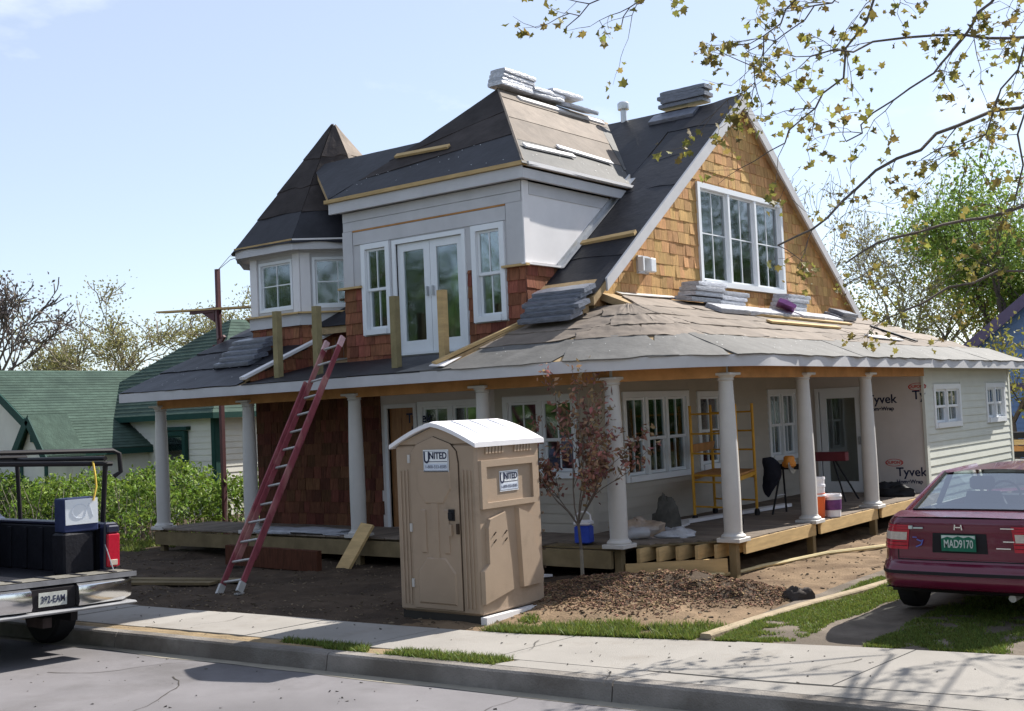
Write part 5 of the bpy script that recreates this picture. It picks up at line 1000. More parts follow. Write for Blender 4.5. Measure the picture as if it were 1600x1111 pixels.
for k in range(6): yb('bed_rib', -13.7 + .34 * k, -13.62 + .34 * k, yc + .82, yc + .842, .64, 1.12, M_liner, .004)
TK.rotation_euler = (math.radians(-1.9), 0, 0); TK.location += Vector((.22, .05, 0))
# carton on the bed rail corner
mb = MB(); mb.bbox(-11.78, -11.54, 7.06, 7.42, .68, 1.125, .02); solo('tool_chest', mb, M_liner, 'black tool chest under the carton in the truck bed corner', 'tool chest', (-11.66, 7.24, .68))
BX = thing('carton', 'dark carton with white panel standing in the truck bed corner', 'box', (-11.66, 7.29, 1.13), -.12)
q = MB(); q.bbox(-.12, .12, -.19, .19, 0, .36, .01); obj('carton_body', q, mat('navy_carton', (.03, .04, .10), .6, .2), BX); q = MB(); q.box(.121, .126, -.178, .185, .08, .35); pn = obj('white_panel', q, M_sign, BX)
fb = F((.127, 0, 0), (0, 1, 0), (1, 0, 0)); q = MB(fb); q.tube([(-.02 + .085 * math.cos(a), .001, .22 + .075 * math.sin(a)) for a in [.6 + 1.6 * math.pi * k / 24 for k in range(25)]], .0018, 4); q.tube([(.03, .001, .15), (.085, .001, .30), (.13, .001, .15)], .0018, 4); obj('line_drawing', q, M_signl, pn)
# ------------------------------------------------------------------ neighbouring houses
M_cream = mat('cream_clapboard', (.70, .68, .61), .75, .06, 2, rnd=.03); M_groof = mat('green_asphalt_shingle', (.055, .085, .068), .9, .25, 4, bump=.5, bscale=25, rnd=.12, col2=(.042, .066, .054), c2amt=.4); M_gtrim = mat('dark_green_trim', (.02, .06, .05), .6, .1)
N = thing('neighbour_house', 'cream clapboard house with green shingle roof beyond the hedge', 'house', (-27, 20, 0), world=True)
xB, yB_, wB, ez, az = -23.5, 18.5, 6.4, 2.62, 5.2
q = MB(); q.box(xB - wB, xB, yB_, yB_ + 12, -.1, ez); NW = obj('wall', q, M_cream, N)
def rows_roof(c, n, m, par, th=.014):
    """courses of shingles laid up a slope given by its corners bl, br, tr, tl"""
    bl, br_, tr, tl = map(Vector, c); nn = (br_ - bl).cross(tl - bl); nn = nn.normalized() if nn.length > 1e-6 else (tr - br_).cross(tl - br_).normalized()
    if nn.z < 0: nn = -nn
    for k in range(n):
        v0, v1 = k / n, min(1, (k + 1.06) / n); a, b, c_, d = lerp(bl, tl, v0), lerp(br_, tr, v0), lerp(br_, tr, v1), lerp(bl, tl, v1); q = MB()
        lo, hi = nn * th, nn * .004
        q.add([tuple(p) for p in (a + lo, b + lo, c_ + hi, d + hi, a, b)], [(0, 1, 2, 3), (4, 5, 1, 0)]); obj('shingle_course', q, m, par)
o_ = .3; apx = (xB - wB / 2, yB_ + wB / 2, az); rdg = (xB - wB / 2, yB_ + 12 - wB / 2, az); c0, c1, c2, c3 = (xB - wB - o_, yB_ - o_, ez - .1), (xB + o_, yB_ - o_, ez - .1), (xB + o_, yB_ + 12.3, ez - .1), (xB - wB - o_, yB_ + 12.3, ez - .1)
q = MB(); q.add([c0, c1, c2, c3, apx, rdg], [(0, 1, 4), (1, 2, 5, 4), (2, 3, 5), (3, 0, 4, 5), (3, 2, 1, 0)]); NR = obj('roof', q, M_groof, N)
rows_roof((c0, c1, apx, apx), 26, M_groof, NR); rows_roof((c1, c2, rdg, apx), 26, M_groof, NR)
for a, b in ((c0, c1), (c1, c2)): q = MB(); q.bar(Vector(a) + Vector((0, 0, -.06)), Vector(b) + Vector((0, 0, -.06)), .03, .14); obj('fascia', q, M_gtrim, NR)
fn_ = F((0, yB_, 0), (1, 0, 0), (0, -1, 0)); fe = F((xB, 0, 0), (0, 1, 0), (1, 0, 0))
siding(fn_, xB - wB, xB - .12, 0, ez - .08, .15, [(-25.55, -24.5, .6, 2.2)], M_cream, NW); siding(fe, yB_ + .12, yB_ + 12, 0, ez - .08, .15, [], M_cream, NW)
for fr, a, b in ((fn_, xB - .12, xB + .01), (fe, yB_ - .02, yB_ + .12)): q = MB(fr); q.box(a, b, 0, .035, 0, ez - .08); obj('corner_board', q, M_gtrim, NW)
fnw = F((0, yB_ - .1, 0), (1, 0, 0), (0, -1, 0)); W_ = window(fnw, -25.4, -24.65, .75, 2.0, N, M_gtrim, M_glass, 1, .5, mun=0, low=0, casing=.12); q = MB(fn_); q.box(-25.62, -24.43, .0, .16, 2.13, 2.22); obj('window_head', q, M_gtrim, W_); q = MB(fn_); q.box(-25.39, -24.66, .004, .012, .76, 1.99); obj('dark_backing', q, M_seat, W_)  # dark panel behind the pane stands in for the unlit room
# front wing: ridge runs back from the street, sunlit slope towards us
rx, rz_, exx, eze, y0, y1 = -29.5, 3.88, -26.0, 1.75, 16.0, 23.0
q = MB(); q.slab([(rx - 3.5, y0 + .1, -.1), (exx - .2, y0 + .1, -.1), (exx - .2, y0 + .1, 1.75), (rx, y0 + .1, 3.75), (rx - 3.5, y0 + .1, 1.7)], (0, 6, 0)); NA = obj('front_wing', q, M_cream, N)
q = MB(); q.slab([(rx, y0 - .25, rz_), (exx, y0 - .25, eze), (exx, y1, eze), (rx, y1, rz_)], (0, 0, -.06)); q.slab([(rx, y0 - .25, rz_), (rx - 3.7, y0 - .25, eze - .1), (rx - 3.7, y1, eze - .1), (rx, y1, rz_)], (0, 0, -.06)); NAR = obj('wing_roof', q, M_groof, N)
rows_roof(((exx, y0 - .25, eze + .01), (exx, y1, eze + .01), (rx, y1, rz_ + .01), (rx, y0 - .25, rz_ + .01)), 30, M_groof, NAR)
q = MB(); q.bar((rx, y0 - .27, rz_ - .1), (exx, y0 - .27, eze - .1), .04, .2); q.bar((exx, y0 - .25, eze - .08), (exx, y1, eze - .08), .03, .14); obj('fascia', q, M_gtrim, NAR)
# small entrance gable
gx0, gx1, gy, gap = -27.45, -26.0, 15.62, 2.62; gm = (gx0 + gx1) / 2
q = MB(); q.slab([(gx0 + .15, gy, .9), (gx1 - .15, gy, .9), (gx1 - .15, gy, 1.7), (gm, gy, 2.6), (gx0 + .15, gy, 1.7)], (0, .5, 0)); NG = obj('entrance_gable', q, M_cream, N)
q = MB(); q.slab([(gx1 + .05, gy - .15, 1.62), (gm, gy - .15, gap), (gm, gy + .9, gap), (gx1 + .05, gy + .9, 1.62)], (0, 0, .05)); q.slab([(gx0 - .05, gy - .15, 1.62), (gm, gy - .15, gap), (gm, gy + .9, gap), (gx0 - .05, gy + .9, 1.62)], (0, 0, .05)); obj('gable_roof', q, M_groof, NG)
for sx in (gx0 - .05, gx1 + .05): q = MB(); q.bar((sx, gy - .17, 1.55), (gm, gy - .17, gap - .08), .04, .2); obj('rake_board', q, M_gtrim, NG)
q = MB(); q.box(gx0 + .12, gx0 + .24, gy - .03, gy, -.1, 1.7); q.box(gx1 - .24, gx1 - .12, gy - .03, gy, -.1, 1.7); q.box(gx0 + .1, gx1 - .1, gy - .04, gy, .9, 1.0); obj('porch_frame', q, M_gtrim, NG)
q = MB(); q.box(gm - .06, gm + .06, gy - .06, gy - .01, 2.0, 2.25); obj('gable_ornament', q, M_gtrim, NG)
# blue house far right
M_blue = mat('blue_painted_siding', (.16, .25, .46), .7, .08, 2); M_pur = mat('purple_grey_trim', (.12, .10, .17), .7, .1)
BH = thing('blue_house', 'blue house with purple trim behind the right end of the wing', 'house', (-8, 38, 0), world=True)
q = MB(); q.slab([(-11.2, 36, 0), (-4.4, 36, 0), (-4.4, 36, 3.0), (-7.8, 36, 5.5), (-11.2, 36, 3.0)], (0, 8, 0)); BW = obj('wall', q, M_blue, BH)
siding(F((0, 36, 0), (1, 0, 0), (0, -1, 0)), -11.15, -4.45, 0, 4.9, .16, [], M_blue, BW, poly=[(-.735, 1, 2.9 + .735 * 11.2), (.735, 1, 2.9 - .735 * 4.4)])
q = MB(); q.box(-11.2, -4.4, 35.95, 35.975, 2.22, 2.42); obj('band_board', q, M_pur, BW)
for sx in (-11.6, -4.0): q = MB(); q.slab([(sx, 35.5, 2.75), (-7.8, 35.5, 5.62), (-7.8, 44.3, 5.62), (sx, 44.3, 2.75)], (0, 0, .14)); obj('roof_slope', q, M_pur, BH); q = MB(); q.bar((sx, 35.48, 2.7), (-7.8, 35.48, 5.6), .05, .3); obj('rake_board', q, M_pur, BH)
q = MB(); q.slab([(-11.3, 33.6, .0), (-8.7, 33.6, 0), (-8.7, 33.6, .06), (-11.3, 33.6, .06)], (0, .05, 0))
LS = thing('lumber_stack', 'small stack of mixed lumber beyond the far wing corner', 'lumber stack', (-6.9, 29.2, 0), world=True)
for k, (m_, z) in enumerate(((M_black, .05), (M_lumber, .35), (M_pan, .5), (M_black, .66), (M_beam, .80), (M_lumber, .95), (M_black, 1.1))):
    q = MB(); q.box(-7.9 + .1 * (k % 3), -5.6 + .1 * (k % 2), 29.0, 29.5, z, z + (.12 if m_ != M_black else .14)); obj('plank', q, m_, LS)
# ------------------------------------------------------------------ vegetation
def leaf_mesh(pts, size, m, name, seed, kind=0, up=.0, sizevar=.4):
    rr = random.Random(seed); v = []; f = []
    star = [(0, -.5), (.22, -.34), (.52, -.3), (.36, -.05), (.5, .22), (.2, .18), (0, .55), (-.2, .18), (-.5, .22), (-.36, -.05), (-.52, -.3), (-.22, -.34)]
    dia = [(0, -.5), (.28, -.05), (0, .55), (-.28, -.05)]
    shp = star if kind == 1 else dia
    for p in pts:
        s = size * rr.uniform(1 - sizevar, 1 + sizevar); n = Vector((rr.gauss(0, 1), rr.gauss(0, 1), rr.gauss(0, 1) + up)); n = n.normalized() if n.length > .01 else Vector((0, 0, 1)); a = n.orthogonal().normalized(); a = (Matrix.Rotation(rr.uniform(0, 6.28), 3, n) @ a); b = n.cross(a); k = len(v)
        bend = s * rr.uniform(.05, .4)
        for (x, y) in shp: v.append(tuple(p + a * (x * s) + b * (y * s) + n * (-abs(x) * bend * 2)))
        if kind == 1: f.append(tuple(range(k, k + len(shp))))
        else: f += [(k, k + 1, k + 2), (k, k + 2, k + 3)]
    me = bpy.data.meshes.new(name); me.from_pydata(v, [], f); me.materials.append(m); me.update(); return me
def grow(p, d, length, rad, depth, rr, mb, tips, spread=.6, kids=(2, 3), shrink=.72, gravity=.05, sides=5, segs=4, wob=.25, minr=.004):
    pts = [p.copy()]; rs = [rad]; dd = d.normalized()
    for i in range(segs):
        dd = (dd + Vector((rr.gauss(0, wob), rr.gauss(0, wob), rr.gauss(0, wob * .7) + gravity)) * .5).normalized(); pts.append(pts[-1] + dd * (length / segs)); rs.append(max(minr, rad * (1 - (i + 1) / segs * .42)))
    mb.tube(pts, rs, sides if depth > 1 else 3, caps=False)
    if depth <= 2: tips += pts[1:]
    if depth <= 0: return
    for k in range(rr.randint(*kids)):
        t = rr.uniform(.45, 1.0) if k else 1.0; i = min(segs, max(1, int(t * segs))); q_ = pts[i]; ang = rr.uniform(0, 6.28); side = dd.orthogonal().normalized(); side = Matrix.Rotation(ang, 3, dd) @ side
        grow(q_, (dd + side * spread * rr.uniform(.6, 1.3)).normalized(), length * shrink * rr.uniform(.8, 1.15), max(minr, rs[i] * .68), depth - 1, rr, mb, tips, spread, kids, shrink, gravity, sides, max(3, segs - 1), wob, minr)
M_bark = mat('grey_bark', (.12, .10, .085), .95, .3, 5, bump=.6, bscale=20); M_barkl = mat('pale_bark', (.26, .23, .18), .95, .25, 5, bump=.5, bscale=20)
def tree(name, label, base, h, seed, leafm, lsize, nper, bark=M_bark, depth=5, trunk=.35, rad=None, spread=.6, kids=(2, 3), group=None, jit=.25, gravity=.06, minr=.012, up=0, shrink=.74):
    rr = random.Random(seed); T = thing(name, label, 'tree', base, 0, group); mb = MB(); tips = []
    b = Vector((0, 0, -.1)); r = rad or h * .022; tp = Vector((rr.uniform(-.2, .2), rr.uniform(-.2, .2), h * trunk)); mb.tube([b, b + (tp - b) * .15, tp * .5, tp], [r * 1.5, r * 1.1, r * .95, r * .8], 8)
    for k in range(rr.randint(3, 4)): a = k * 2.1 + rr.uniform(-.4, .4); grow(tp, Vector((math.cos(a) * .55, math.sin(a) * .55, 1)), h * (1 - trunk) * .36, r * .6, depth - 1, rr, mb, tips, spread, kids, shrink, gravity, 5, 4, .28, minr)
    obj('trunk', mb, bark, T, 60)
    lp = []
    for t in tips:
        for k in range(nper if nper >= 1 else (1 if rr.random() < nper else 0)): lp.append(t + Vector((rr.gauss(0, jit), rr.gauss(0, jit), rr.gauss(0, jit))))
    if lp: link('crown', leaf_mesh(lp, lsize, leafm, name, seed, up=up), T)
    return T
def foliage(name, col, rnd=.3, trans=.35, hue=.02): return mat(name, col, .6, .2, 3, rnd=rnd, hue=hue, trans=trans, spec=.3)
M_lfar = foliage('pale_budding_leaves', (.26, .25, .10)); M_lpur = foliage('purple_budding_leaves', (.12, .10, .10)); M_lgrn = foliage('fresh_green_needles', (.20, .29, .06)); M_lgrn2 = foliage('deep_green_leaves', (.06, .11, .025)); M_lyel = foliage('yellow_green_leaves', (.24, .23, .05))
tree('bare_tree', 'dark budding tree at the far left above the green roof', (-38.5, 21.2, 0), 8.3, 11, M_lpur, .12, 1, depth=6, minr=.02, jit=.18, spread=.55)
tree('budding_tree', 'pale budding tree with one tall leader behind the neighbour roof', (-40.5, 27.2, 0), 8.0, 23, M_lfar, .11, 3, M_barkl, depth=6, minr=.02, jit=.25)
tree('budding_tree', 'pale budding tree rising behind the red pump jack pole', (-38.0, 31.0, 0), 8.0, 31, M_lfar, .11, 4, M_barkl, depth=6, minr=.02, jit=.25)
tree('budding_tree', 'low pale budding tree between the two taller ones on the left', (-44, 27, 0), 6.0, 37, M_lfar, .11, 4, M_barkl, depth=6, minr=.02, jit=.3)
tree('bare_tree', 'bare spring tree just right of the cedar gable', (-16.8, 38.5, 0), 11.5, 41, M_lfar, .12, .6, bark=M_barkl, depth=6, minr=.009, jit=.15, rad=.12)
tree('bare_tree', 'bare grey tree between the gable and the green tree', (-15.0, 43.5, 0), 10.0, 43, M_lfar, .12, 1, M_barkl, depth=6, minr=.010, jit=.25, rad=.13)
tree('bare_tree', 'low bare tree with yellowish buds behind the wing roof', (-13.4, 36.5, 0), 6.2, 47, M_lyel, .10, 2, M_barkl, depth=6, minr=.008, jit=.2, rad=.08)
tree('green_tree', 'full bright green tree behind the right end of the house', (-11.3, 42.5, 0), 10.6, 53, M_lgrn, .15, 26, depth=5, trunk=.22, jit=.42, spread=.5, kids=(2, 3), minr=.02)
tree('bare_tree', 'tall bare tree rising behind the green tree', (-14.5, 52, 0), 12.5, 57, M_lyel, .12, 1, M_barkl, depth=6, trunk=.2, jit=.3, minr=.012, rad=.15)
tree('green_tree', 'yellow green tree partly behind the fuller green tree on the right', (-14.6, 47, 0), 9.5, 67, M_lyel, .14, 12, depth=5, trunk=.2, jit=.45, spread=.55, minr=.012)
tree('yellow_tree', 'yellow green leafy small tree before the blue house', (-8.3, 31.5, 0), 4.6, 59, M_lyel, .13, 5, depth=4, trunk=.3, jit=.3, minr=.01)
ORD2 = ('first', 'second', 'third', 'fourth', 'fifth', 'sixth', 'seventh', 'eighth', 'ninth')
for k, (x, y, h) in enumerate(((-52, -14, 12), (-44, -9, 12), (-37, -12, 13), (-30, -8, 11), (-23, -12, 12), (-14, -13, 12), (-4, -14, 11), (6, -12, 12), (16, -8, 11))):
    tree('street_tree', 'leafy tree across the street behind the viewer, %s from the left' % ORD2[k], (x, y, 0), h, 80 + k, M_lgrn2, .32, 16, depth=4, trunk=.12, jit=.8, spread=.8, minr=.03)
for k, (x, y, h) in enumerate(((7, 28, 9), (12, 36, 11), (3, 44, 14), (17, 30, 11), (20, 40, 12), (9, 53, 16))):
    tree('side_tree', 'leafy tree beyond the right edge of the view, %s from the house' % ORD2[k], (x, y, 0), h, 95 + k, M_lgrn2, .3, 12, depth=4, trunk=.1, jit=.7, spread=.8, minr=.03)
# young crab apple by the porch corner
M_crab = foliage('purple_crab_apple_leaves', (.27, .15, .10), .5, .3, .05)
CT = thing('sapling', 'slender young tree with reddish purple leaves before the corner column', 'tree', (-8.51, 12.3, gz(-8.51, 12.3) - .03)); rr = random.Random(5); mb = MB(); tips = []
mb.tube([(0, 0, 0), (.0, .0, .4), (-.03, 0, .8)], [.024, .02, .018], 7)
for (dx, dy, dz, ln) in ((-.6, -.1, 1, .68), (.12, .0, 1, .85), (.62, .1, 1, .66), (-.12, .15, 1, .75), (.3, -.25, 1, .55), (.55, 0, .6, .5), (-.5, .1, .8, .5)): grow(Vector((-.03, 0, .72)), Vector((dx, dy, dz)), ln * 1.22, .012, 3, rr, mb, tips, .5, (2, 3), .62, .12, 4, 4, .2, .003)
mb2 = MB(); mb2.tube([(.0, .0, .02), (.0, .0, .42)], [.026, .022], 7); obj('trunk', mb, M_bark, CT, 60); obj('trunk_guard', mb2, M_barkl, CT, 60)
lp = [t + Vector((rr.gauss(0, .05), rr.gauss(0, .05), rr.gauss(0, .05))) for t in tips for _ in range(3)]; link('crown', leaf_mesh(lp, .075, M_crab, 'crab', 6), CT)
# hedge
M_hedge = foliage('hedge_leaves', (.15, .23, .035), .55); HG = thing('hedge', 'overgrown bright green hedge between porch and neighbour', 'hedge', (-24, 15.2, 0), world=True)
rr = random.Random(9); lp = []; mb = MB()
def hedge_top(x, y): return 1.12 + .62 * noise.noise((x * .7, y * .6, 3)) + .22 * noise.noise((x * 2.2, y * 2, 5))
for k in range(42000):
    x = rr.uniform(-33, -18.75); y = rr.uniform(14.1, 16.6) if x < -20.2 or rr.random() < .5 else rr.uniform(13.0, 16.6); ht = hedge_top(x, y) * (.75 if y < 14.1 else 1)
    z = ht * (rr.random() ** .55); cl = noise.noise((x * 1.8, y * 1.8, z * 1.8))
    if cl < .02 and rr.random() < .85: continue
    lp.append(Vector((x, y, z + rr.uniform(0, .12))))
for k in range(330):
    x, y = rr.uniform(-33, -18.8), rr.uniform(13.6, 16.5); h = hedge_top(x, y) * rr.uniform(.7, 1.15); mb.tube([(x, y, 0), (x + rr.gauss(0, .1), y + rr.gauss(0, .1), h * .5), (x + rr.gauss(0, .2), y + rr.gauss(0, .2), h)], [.014, .01, .004], 4)
obj('stems', mb, M_barkl, HG); hl = leaf_mesh(lp, .095, M_hedge, 'hedge', 10); link('foliage', hl, HG)
for (nm, lab, x0, x1, ya, yb, hh, n, sd) in (('reflection_hedge', 'unseen dense hedge across the street, added to darken window reflections', -75, 4, -10.5, -7.5, 3.2, 9000, 61), ('side_hedge', 'dense hedge along the lot beyond the right of the view', 3.5, 6, 16, 60, 3.0, 6000, 62)):  # hedge across the street is out of view, added to darken front window reflections
    hd_ = thing(nm, lab, 'hedge', ((x0 + x1) / 2, (ya + yb) / 2, 0), world=True); rr = random.Random(sd); lp = []; mb = MB()
    for _ in range(n): x, y = rr.uniform(x0, x1), rr.uniform(ya, yb); lp.append(Vector((x, y, (hh + .7 * noise.noise((x * .4, y * .4, 1))) * rr.random() ** .7)))
    for _ in range(90): x, y = rr.uniform(x0, x1), rr.uniform(ya, yb); mb.tube([(x, y, 0), (x + .1, y, 1.2), (x + .2, y + .1, 2.4)], [.04, .03, .01], 4)
    obj('stems', mb, M_bark, hd_); link('foliage', leaf_mesh(lp, .55, M_lgrn2, nm, sd), hd_)
# maple: trunk beyond the right edge, boughs reaching over the walk
M_maple = foliage('young_maple_leaves', (.20, .175, .045), .5, .45, .035)
MT = thing('maple_tree', 'maple boughs with young olive leaves hanging into the top right', 'tree', (.4, 12.2, 0), world=True)
PATHS = [[(-2.08, 11.41, 5.27), (-2.57, 10.63, 4.62), (-3.1, 9.91, 4.34), (-3.4, 9.33, 4.02), (-3.66, 8.87, 3.62), (-3.89, 8.47, 3.4)], [(-1.9, 10.94, 5.18), (-2.37, 9.94, 5.0), (-2.68, 9.44, 4.97), (-3.17, 8.86, 4.92), (-3.52, 8.43, 4.79)], [(-2.37, 10.14, 5.74), (-2.51, 9.71, 5.29), (-2.68, 9.44, 4.96), (-2.9, 9.24, 4.69), (-3.25, 8.98, 4.4), (-3.41, 8.75, 4.17)],
         [(-2.57, 14.6, 4.51), (-3.36, 13.65, 4.23), (-3.82, 13.03, 4.04), (-4.38, 12.34, 3.88), (-4.69, 11.83, 3.6)], [(-3.16, 8.43, 5.52), (-3.5, 8.0, 5.11), (-3.64, 7.85, 4.67), (-3.75, 7.76, 4.44)], [(-3.01, 8.94, 5.52), (-3.37, 8.47, 5.2), (-3.6, 8.14, 4.9), (-3.76, 7.98, 4.81)], [(-4.06, 7.35, 5.45), (-4.24, 7.16, 5.08), (-4.33, 7.05, 4.88)], [(-4.11, 6.89, 5.29), (-4.26, 6.69, 4.97), (-4.44, 6.52, 4.78)],
         [(-2.98, 9.46, 5.66), (-3.21, 8.96, 5.28), (-3.42, 8.63, 4.65), (-3.62, 8.42, 4.29), (-3.78, 8.17, 4.07)], [(-1.96, 11.62, 4.48), (-2.64, 10.92, 4.66), (-2.69, 10.74, 3.91), (-2.82, 10.54, 3.58)], [(-2.87, 14.15, 3.51), (-3.57, 13.27, 3.52), (-4.15, 12.49, 3.19), (-4.46, 12.18, 3.0)], [(-2.09, 9.28, 5.27), (-2.26, 9.24, 4.58), (-2.49, 9.16, 4.17), (-2.92, 8.97, 3.98)]]
R0 = [.019, .015, .014, .024, .008, .008, .007, .007, .012, .012, .018, .009]
mb = MB(); tw = MB(); lp = []; rr = random.Random(15); hub = Vector((-.3, 11.6, 6.3))
mb.tube([(.4, 12.2, -.1), (.42, 12.2, .4), (.3, 12.1, 2.2), (.1, 11.9, 4.2), hub], [.34, .26, .22, .19, .13], 12)
def twig(p, d, ln, r, lev):
    pts = [p]
    for i in range(4): d = (d + Vector((rr.gauss(0, .22), rr.gauss(0, .22), rr.gauss(-.03, .2)))).normalized(); pts.append(pts[-1] + d * ln / 4)
    tw.tube(pts, [r, r * .85, r * .7, r * .55, r * .4], 4)
    if lev:
        for i in (1, 2, 3, 4):
            if rr.random() < .75: twig(pts[i], (d + Vector((rr.gauss(0, .7), rr.gauss(0, .7), rr.gauss(0, .5)))).normalized(), ln * .55, r * .6, lev - 1)
    else:
        for i in (2, 3, 4):
            for _ in range(rr.choice((1, 1, 2, 2, 3))): lp.append(pts[i] + Vector((rr.gauss(0, .035), rr.gauss(0, .035), rr.gauss(-.035, .03))))
for path, r0 in zip(PATHS, R0):
    P = [Vector(p) for p in path]; mid = hub.lerp(P[0], .5) + Vector((0, 0, .35)); full = [hub, mid] + P; rs = [r0 * 1.9, r0 * 1.45] + [r0 * (1 - .75 * i / len(P)) for i in range(len(P))]
    fine = []; fr_ = []
    for i in range(len(full) - 1):
        for t in (0, .33, .66): fine.append(full[i].lerp(full[i + 1], t) + Vector((rr.gauss(0, .02), rr.gauss(0, .02), rr.gauss(0, .02)))); fr_.append(lerp(rs[i], rs[i + 1], t))
    fine.append(full[-1]); fr_.append(rs[-1]); mb.tube(fine, fr_, 6)
    for i in range(4, len(fine)):
        for _ in range(2 if i < len(fine) - 1 else 3):
            if rr.random() < .36: twig(fine[i], ((fine[i] - fine[i - 1]).normalized() + Vector((rr.gauss(0, .7), rr.gauss(0, .7), rr.gauss(0, .6)))).normalized(), rr.uniform(.28, .55), max(.004, fr_[i] * .4), 1)
for k in range(26):   # rest of the crown, right of the picture
    a = Vector((rr.uniform(-2.6, 1.6), rr.uniform(12.8, 15.2), rr.uniform(4.2, 6.4)))
    if a.x < -.24 * a.y: a.x = -.24 * a.y + .25
    mb.tube([hub, hub.lerp(a, .5) + Vector((0, 0, .4)), a], [.06, .035, .012], 5)
    for _ in range(4): twig(a, Vector((rr.gauss(0, 1), rr.gauss(0, 1), rr.gauss(0, .6))).normalized(), .7, .008, 1)
obj('trunk', mb, M_bark, MT, 60); obj('twigs', tw, M_bark, MT); link('crown', leaf_mesh(lp, .052, M_maple, 'maple', 16, kind=1, up=.3, sizevar=.55), MT)
# mulch, litter, grass
def scatter(name, n, area, m, seed, sz, label=None, hfun=gz, flat=.35, keep=None):
    rr = random.Random(seed); v = []; f = []
    for _ in range(n):
        x, y = area(rr)
        if keep and not keep(x, y, rr): continue
        z = hfun(x, y); L_ = rr.uniform(*sz); wd = L_ * rr.uniform(.25, .6); nn = Vector((rr.gauss(0, flat), rr.gauss(0, flat), 1)).normalized(); a = (Matrix.Rotation(rr.uniform(0, 6.28), 3, nn) @ nn.orthogonal().normalized()); b = nn.cross(a); c = Vector((x, y, z + L_ * .12)); t = nn * (L_ * .12); k = len(v)
        for s1, s2 in ((-1, -1), (1, -1), (1, 1), (-1, 1)): v.append(tuple(c + a * (s1 * L_ / 2) + b * (s2 * wd / 2) + t))
        for s1, s2 in ((-1, -1), (1, -1), (1, 1), (-1, 1)): v.append(tuple(c + a * (s1 * L_ / 2) + b * (s2 * wd / 2) - t))
        f += [(k, k + 1, k + 2, k + 3), (k, k + 4, k + 5, k + 1), (k + 1, k + 5, k + 6, k + 2), (k + 2, k + 6, k + 7, k + 3), (k + 3, k + 7, k + 4, k)]
    me = bpy.data.meshes.new(name); me.from_pydata(v, [], f); me.materials.append(m); me.update(); o = link(name, me); o['kind'] = 'stuff'
    if label: o['label'] = label
    return o
M_chip = mat('wood_mulch', (.17, .105, .064), .95, .3, 8, rnd=.65, hue=.03)
scatter('wood_mulch', 34000, lambda r: (r.uniform(-9.2, -5.7), r.uniform(9.9, 13.6)), M_chip, 3, (.01, .038), 'brown wood chip mulch heaped beside the portable toilet', keep=lambda x, y, r: mound(x, y) > .02 + .05 * r.random() and noise.noise((x * 2, y * 2, 9)) > -.45 and x > -8.0 - (y - 10) * .6 - .3)
M_peb = mat('dirt_clods', (.13, .10, .07), .95, .3, 8, rnd=.5)
scatter('dirt_clods', 5000, lambda r: (r.uniform(-19, -5.6), 9 + 12 * r.random() ** 1.5), M_peb, 4, (.008, .05), 'small clods and wood scraps on the bare yard', keep=lambda x, y, r: y > far(x) + .02 and not (y > 12.9 and x < -7.3))
scatter('road_grit', 420, lambda r: (r.uniform(-13, -1), r.uniform(3.5, 10)), mat('road_grit', (.10, .09, .08), .9, .3, rnd=.8), 5, (.008, .03), 'scattered grit and leaves on the street and walk', hfun=lambda x, y: crown(curb(x) - y) if y < curb(x) - .03 else .008, keep=lambda x, y, r: y < far(x) and not (curb(x) - .05 < y < curb(x) + .2))
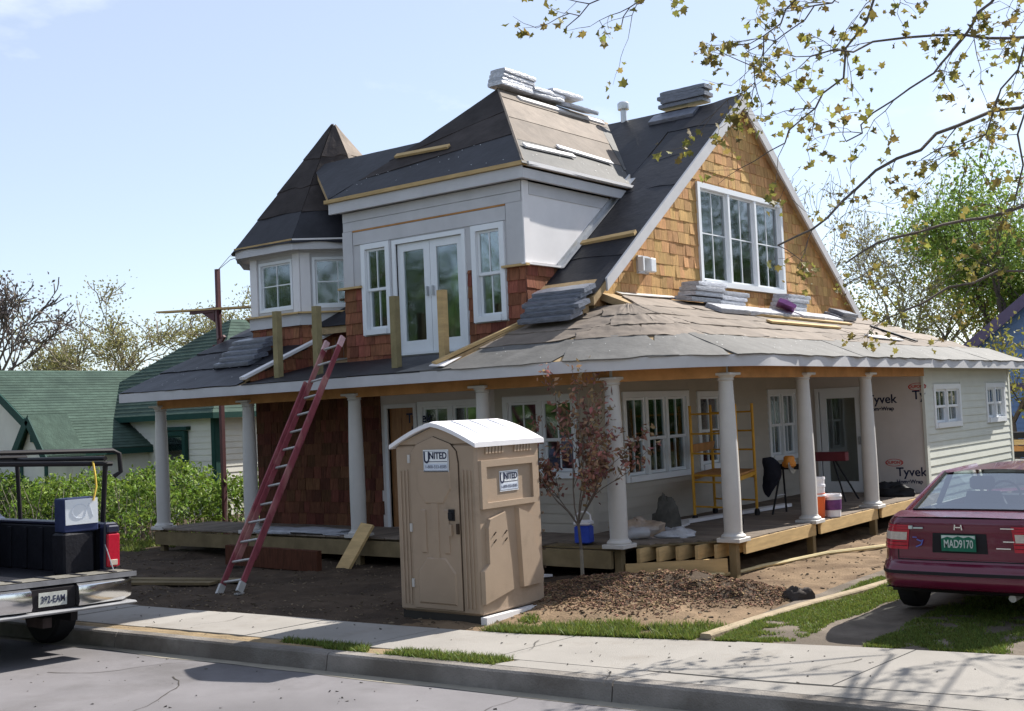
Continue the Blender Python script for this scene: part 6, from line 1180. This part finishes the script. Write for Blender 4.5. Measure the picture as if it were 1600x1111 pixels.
def grass(name, n, area, hfun, label, seed, hgt=(.008, .038), m=None):
    rr = random.Random(seed); v = []; f = []; i = 0
    while i < n:
        p = area(rr)
        if p is None: continue
        i += 1; x, y = p; z = hfun(x, y) - .004
        for _ in range(2):
            a = rr.uniform(0, 6.28); h = rr.uniform(*hgt); w_ = rr.uniform(.004, .009); lx, ly = rr.gauss(0, h * .5), rr.gauss(0, h * .5); k = len(v); dx, dy = math.cos(a) * w_, math.sin(a) * w_; ox, oy = rr.gauss(0, .012), rr.gauss(0, .012)
            v += [(x + ox - dx, y + oy - dy, z), (x + ox + dx, y + oy + dy, z), (x + ox + lx, y + oy + ly, z + h)]; f.append((k, k + 1, k + 2))
    me = bpy.data.meshes.new(name); me.from_pydata(v, [], f); me.materials.append(m or M_grass); me.update(); o = link(name, me); o['kind'] = 'stuff'; o['label'] = label; return o
M_grass = foliage('spring_grass', (.135, .175, .035), .5, .35, .04)
dz_ = lambda x, y: drv((x + 5.62) / 7, max(0, (y - far(x)) / (30 - far(x))) ** (1 / 1.4))[2]
def ga(r):
    x = r.uniform(-5.42, -2.4); y = far(x) + .05 + 6.0 * r.random() ** 1.4; c = noise.noise((x * 1.2, y * .8, 4)) + .5 * noise.noise((x * 5, y * 5, 1))
    edge = x < -4.72 + .25 * noise.noise((y * 1.3, 0, 2)); mid = -4.1 < x < -2.9 and y < 13.2
    return (x, y) if (edge and c > -.4 + .3 * r.random()) or (mid and c > -.25 + .45 * r.random()) else None
grass('driveway_grass', 42000, ga, dz_, 'patchy green grass growing on the dirt driveway', 21)
def gb(r): x = r.uniform(-7.75, -5.5); y = far(x) + .02 + .62 * r.random() ** 1.6 * (1 + .5 * noise.noise((x * 2, 0, 0))); return (x, y) if noise.noise((x * 3, y * 3, 2)) > -.25 else None
grass('walk_edge_grass', 5500, gb, gz, 'green grass and weeds along the sidewalk edge by the mulch', 22, (.02, .09))
def gc(r): x = r.uniform(-9.3, -6.62); y = r.uniform(curb(x) + .17, near(x)); return (x, y) if noise.noise((x * 2.2, y * 3, 6)) + (x + 8.3) * .3 > -.05 else None
grass('strip_grass', 3000, gc, lambda x, y: -.004, 'weedy grass in the narrow strip behind the kerb', 23, (.02, .07))
def gd(r): x = r.uniform(-24, -18.4); y = r.uniform(11.5, 14.5); return (x, y) if noise.noise((x * 1.5, y * 1.5, 3)) > .05 else None
grass('hedge_grass', 5000, gd, lambda x, y: gz(x, y) * .6, 'rough grass below the hedge', 24, (.04, .13))
for o in bpy.data.objects:
    if '_w' in o: del o['_w']
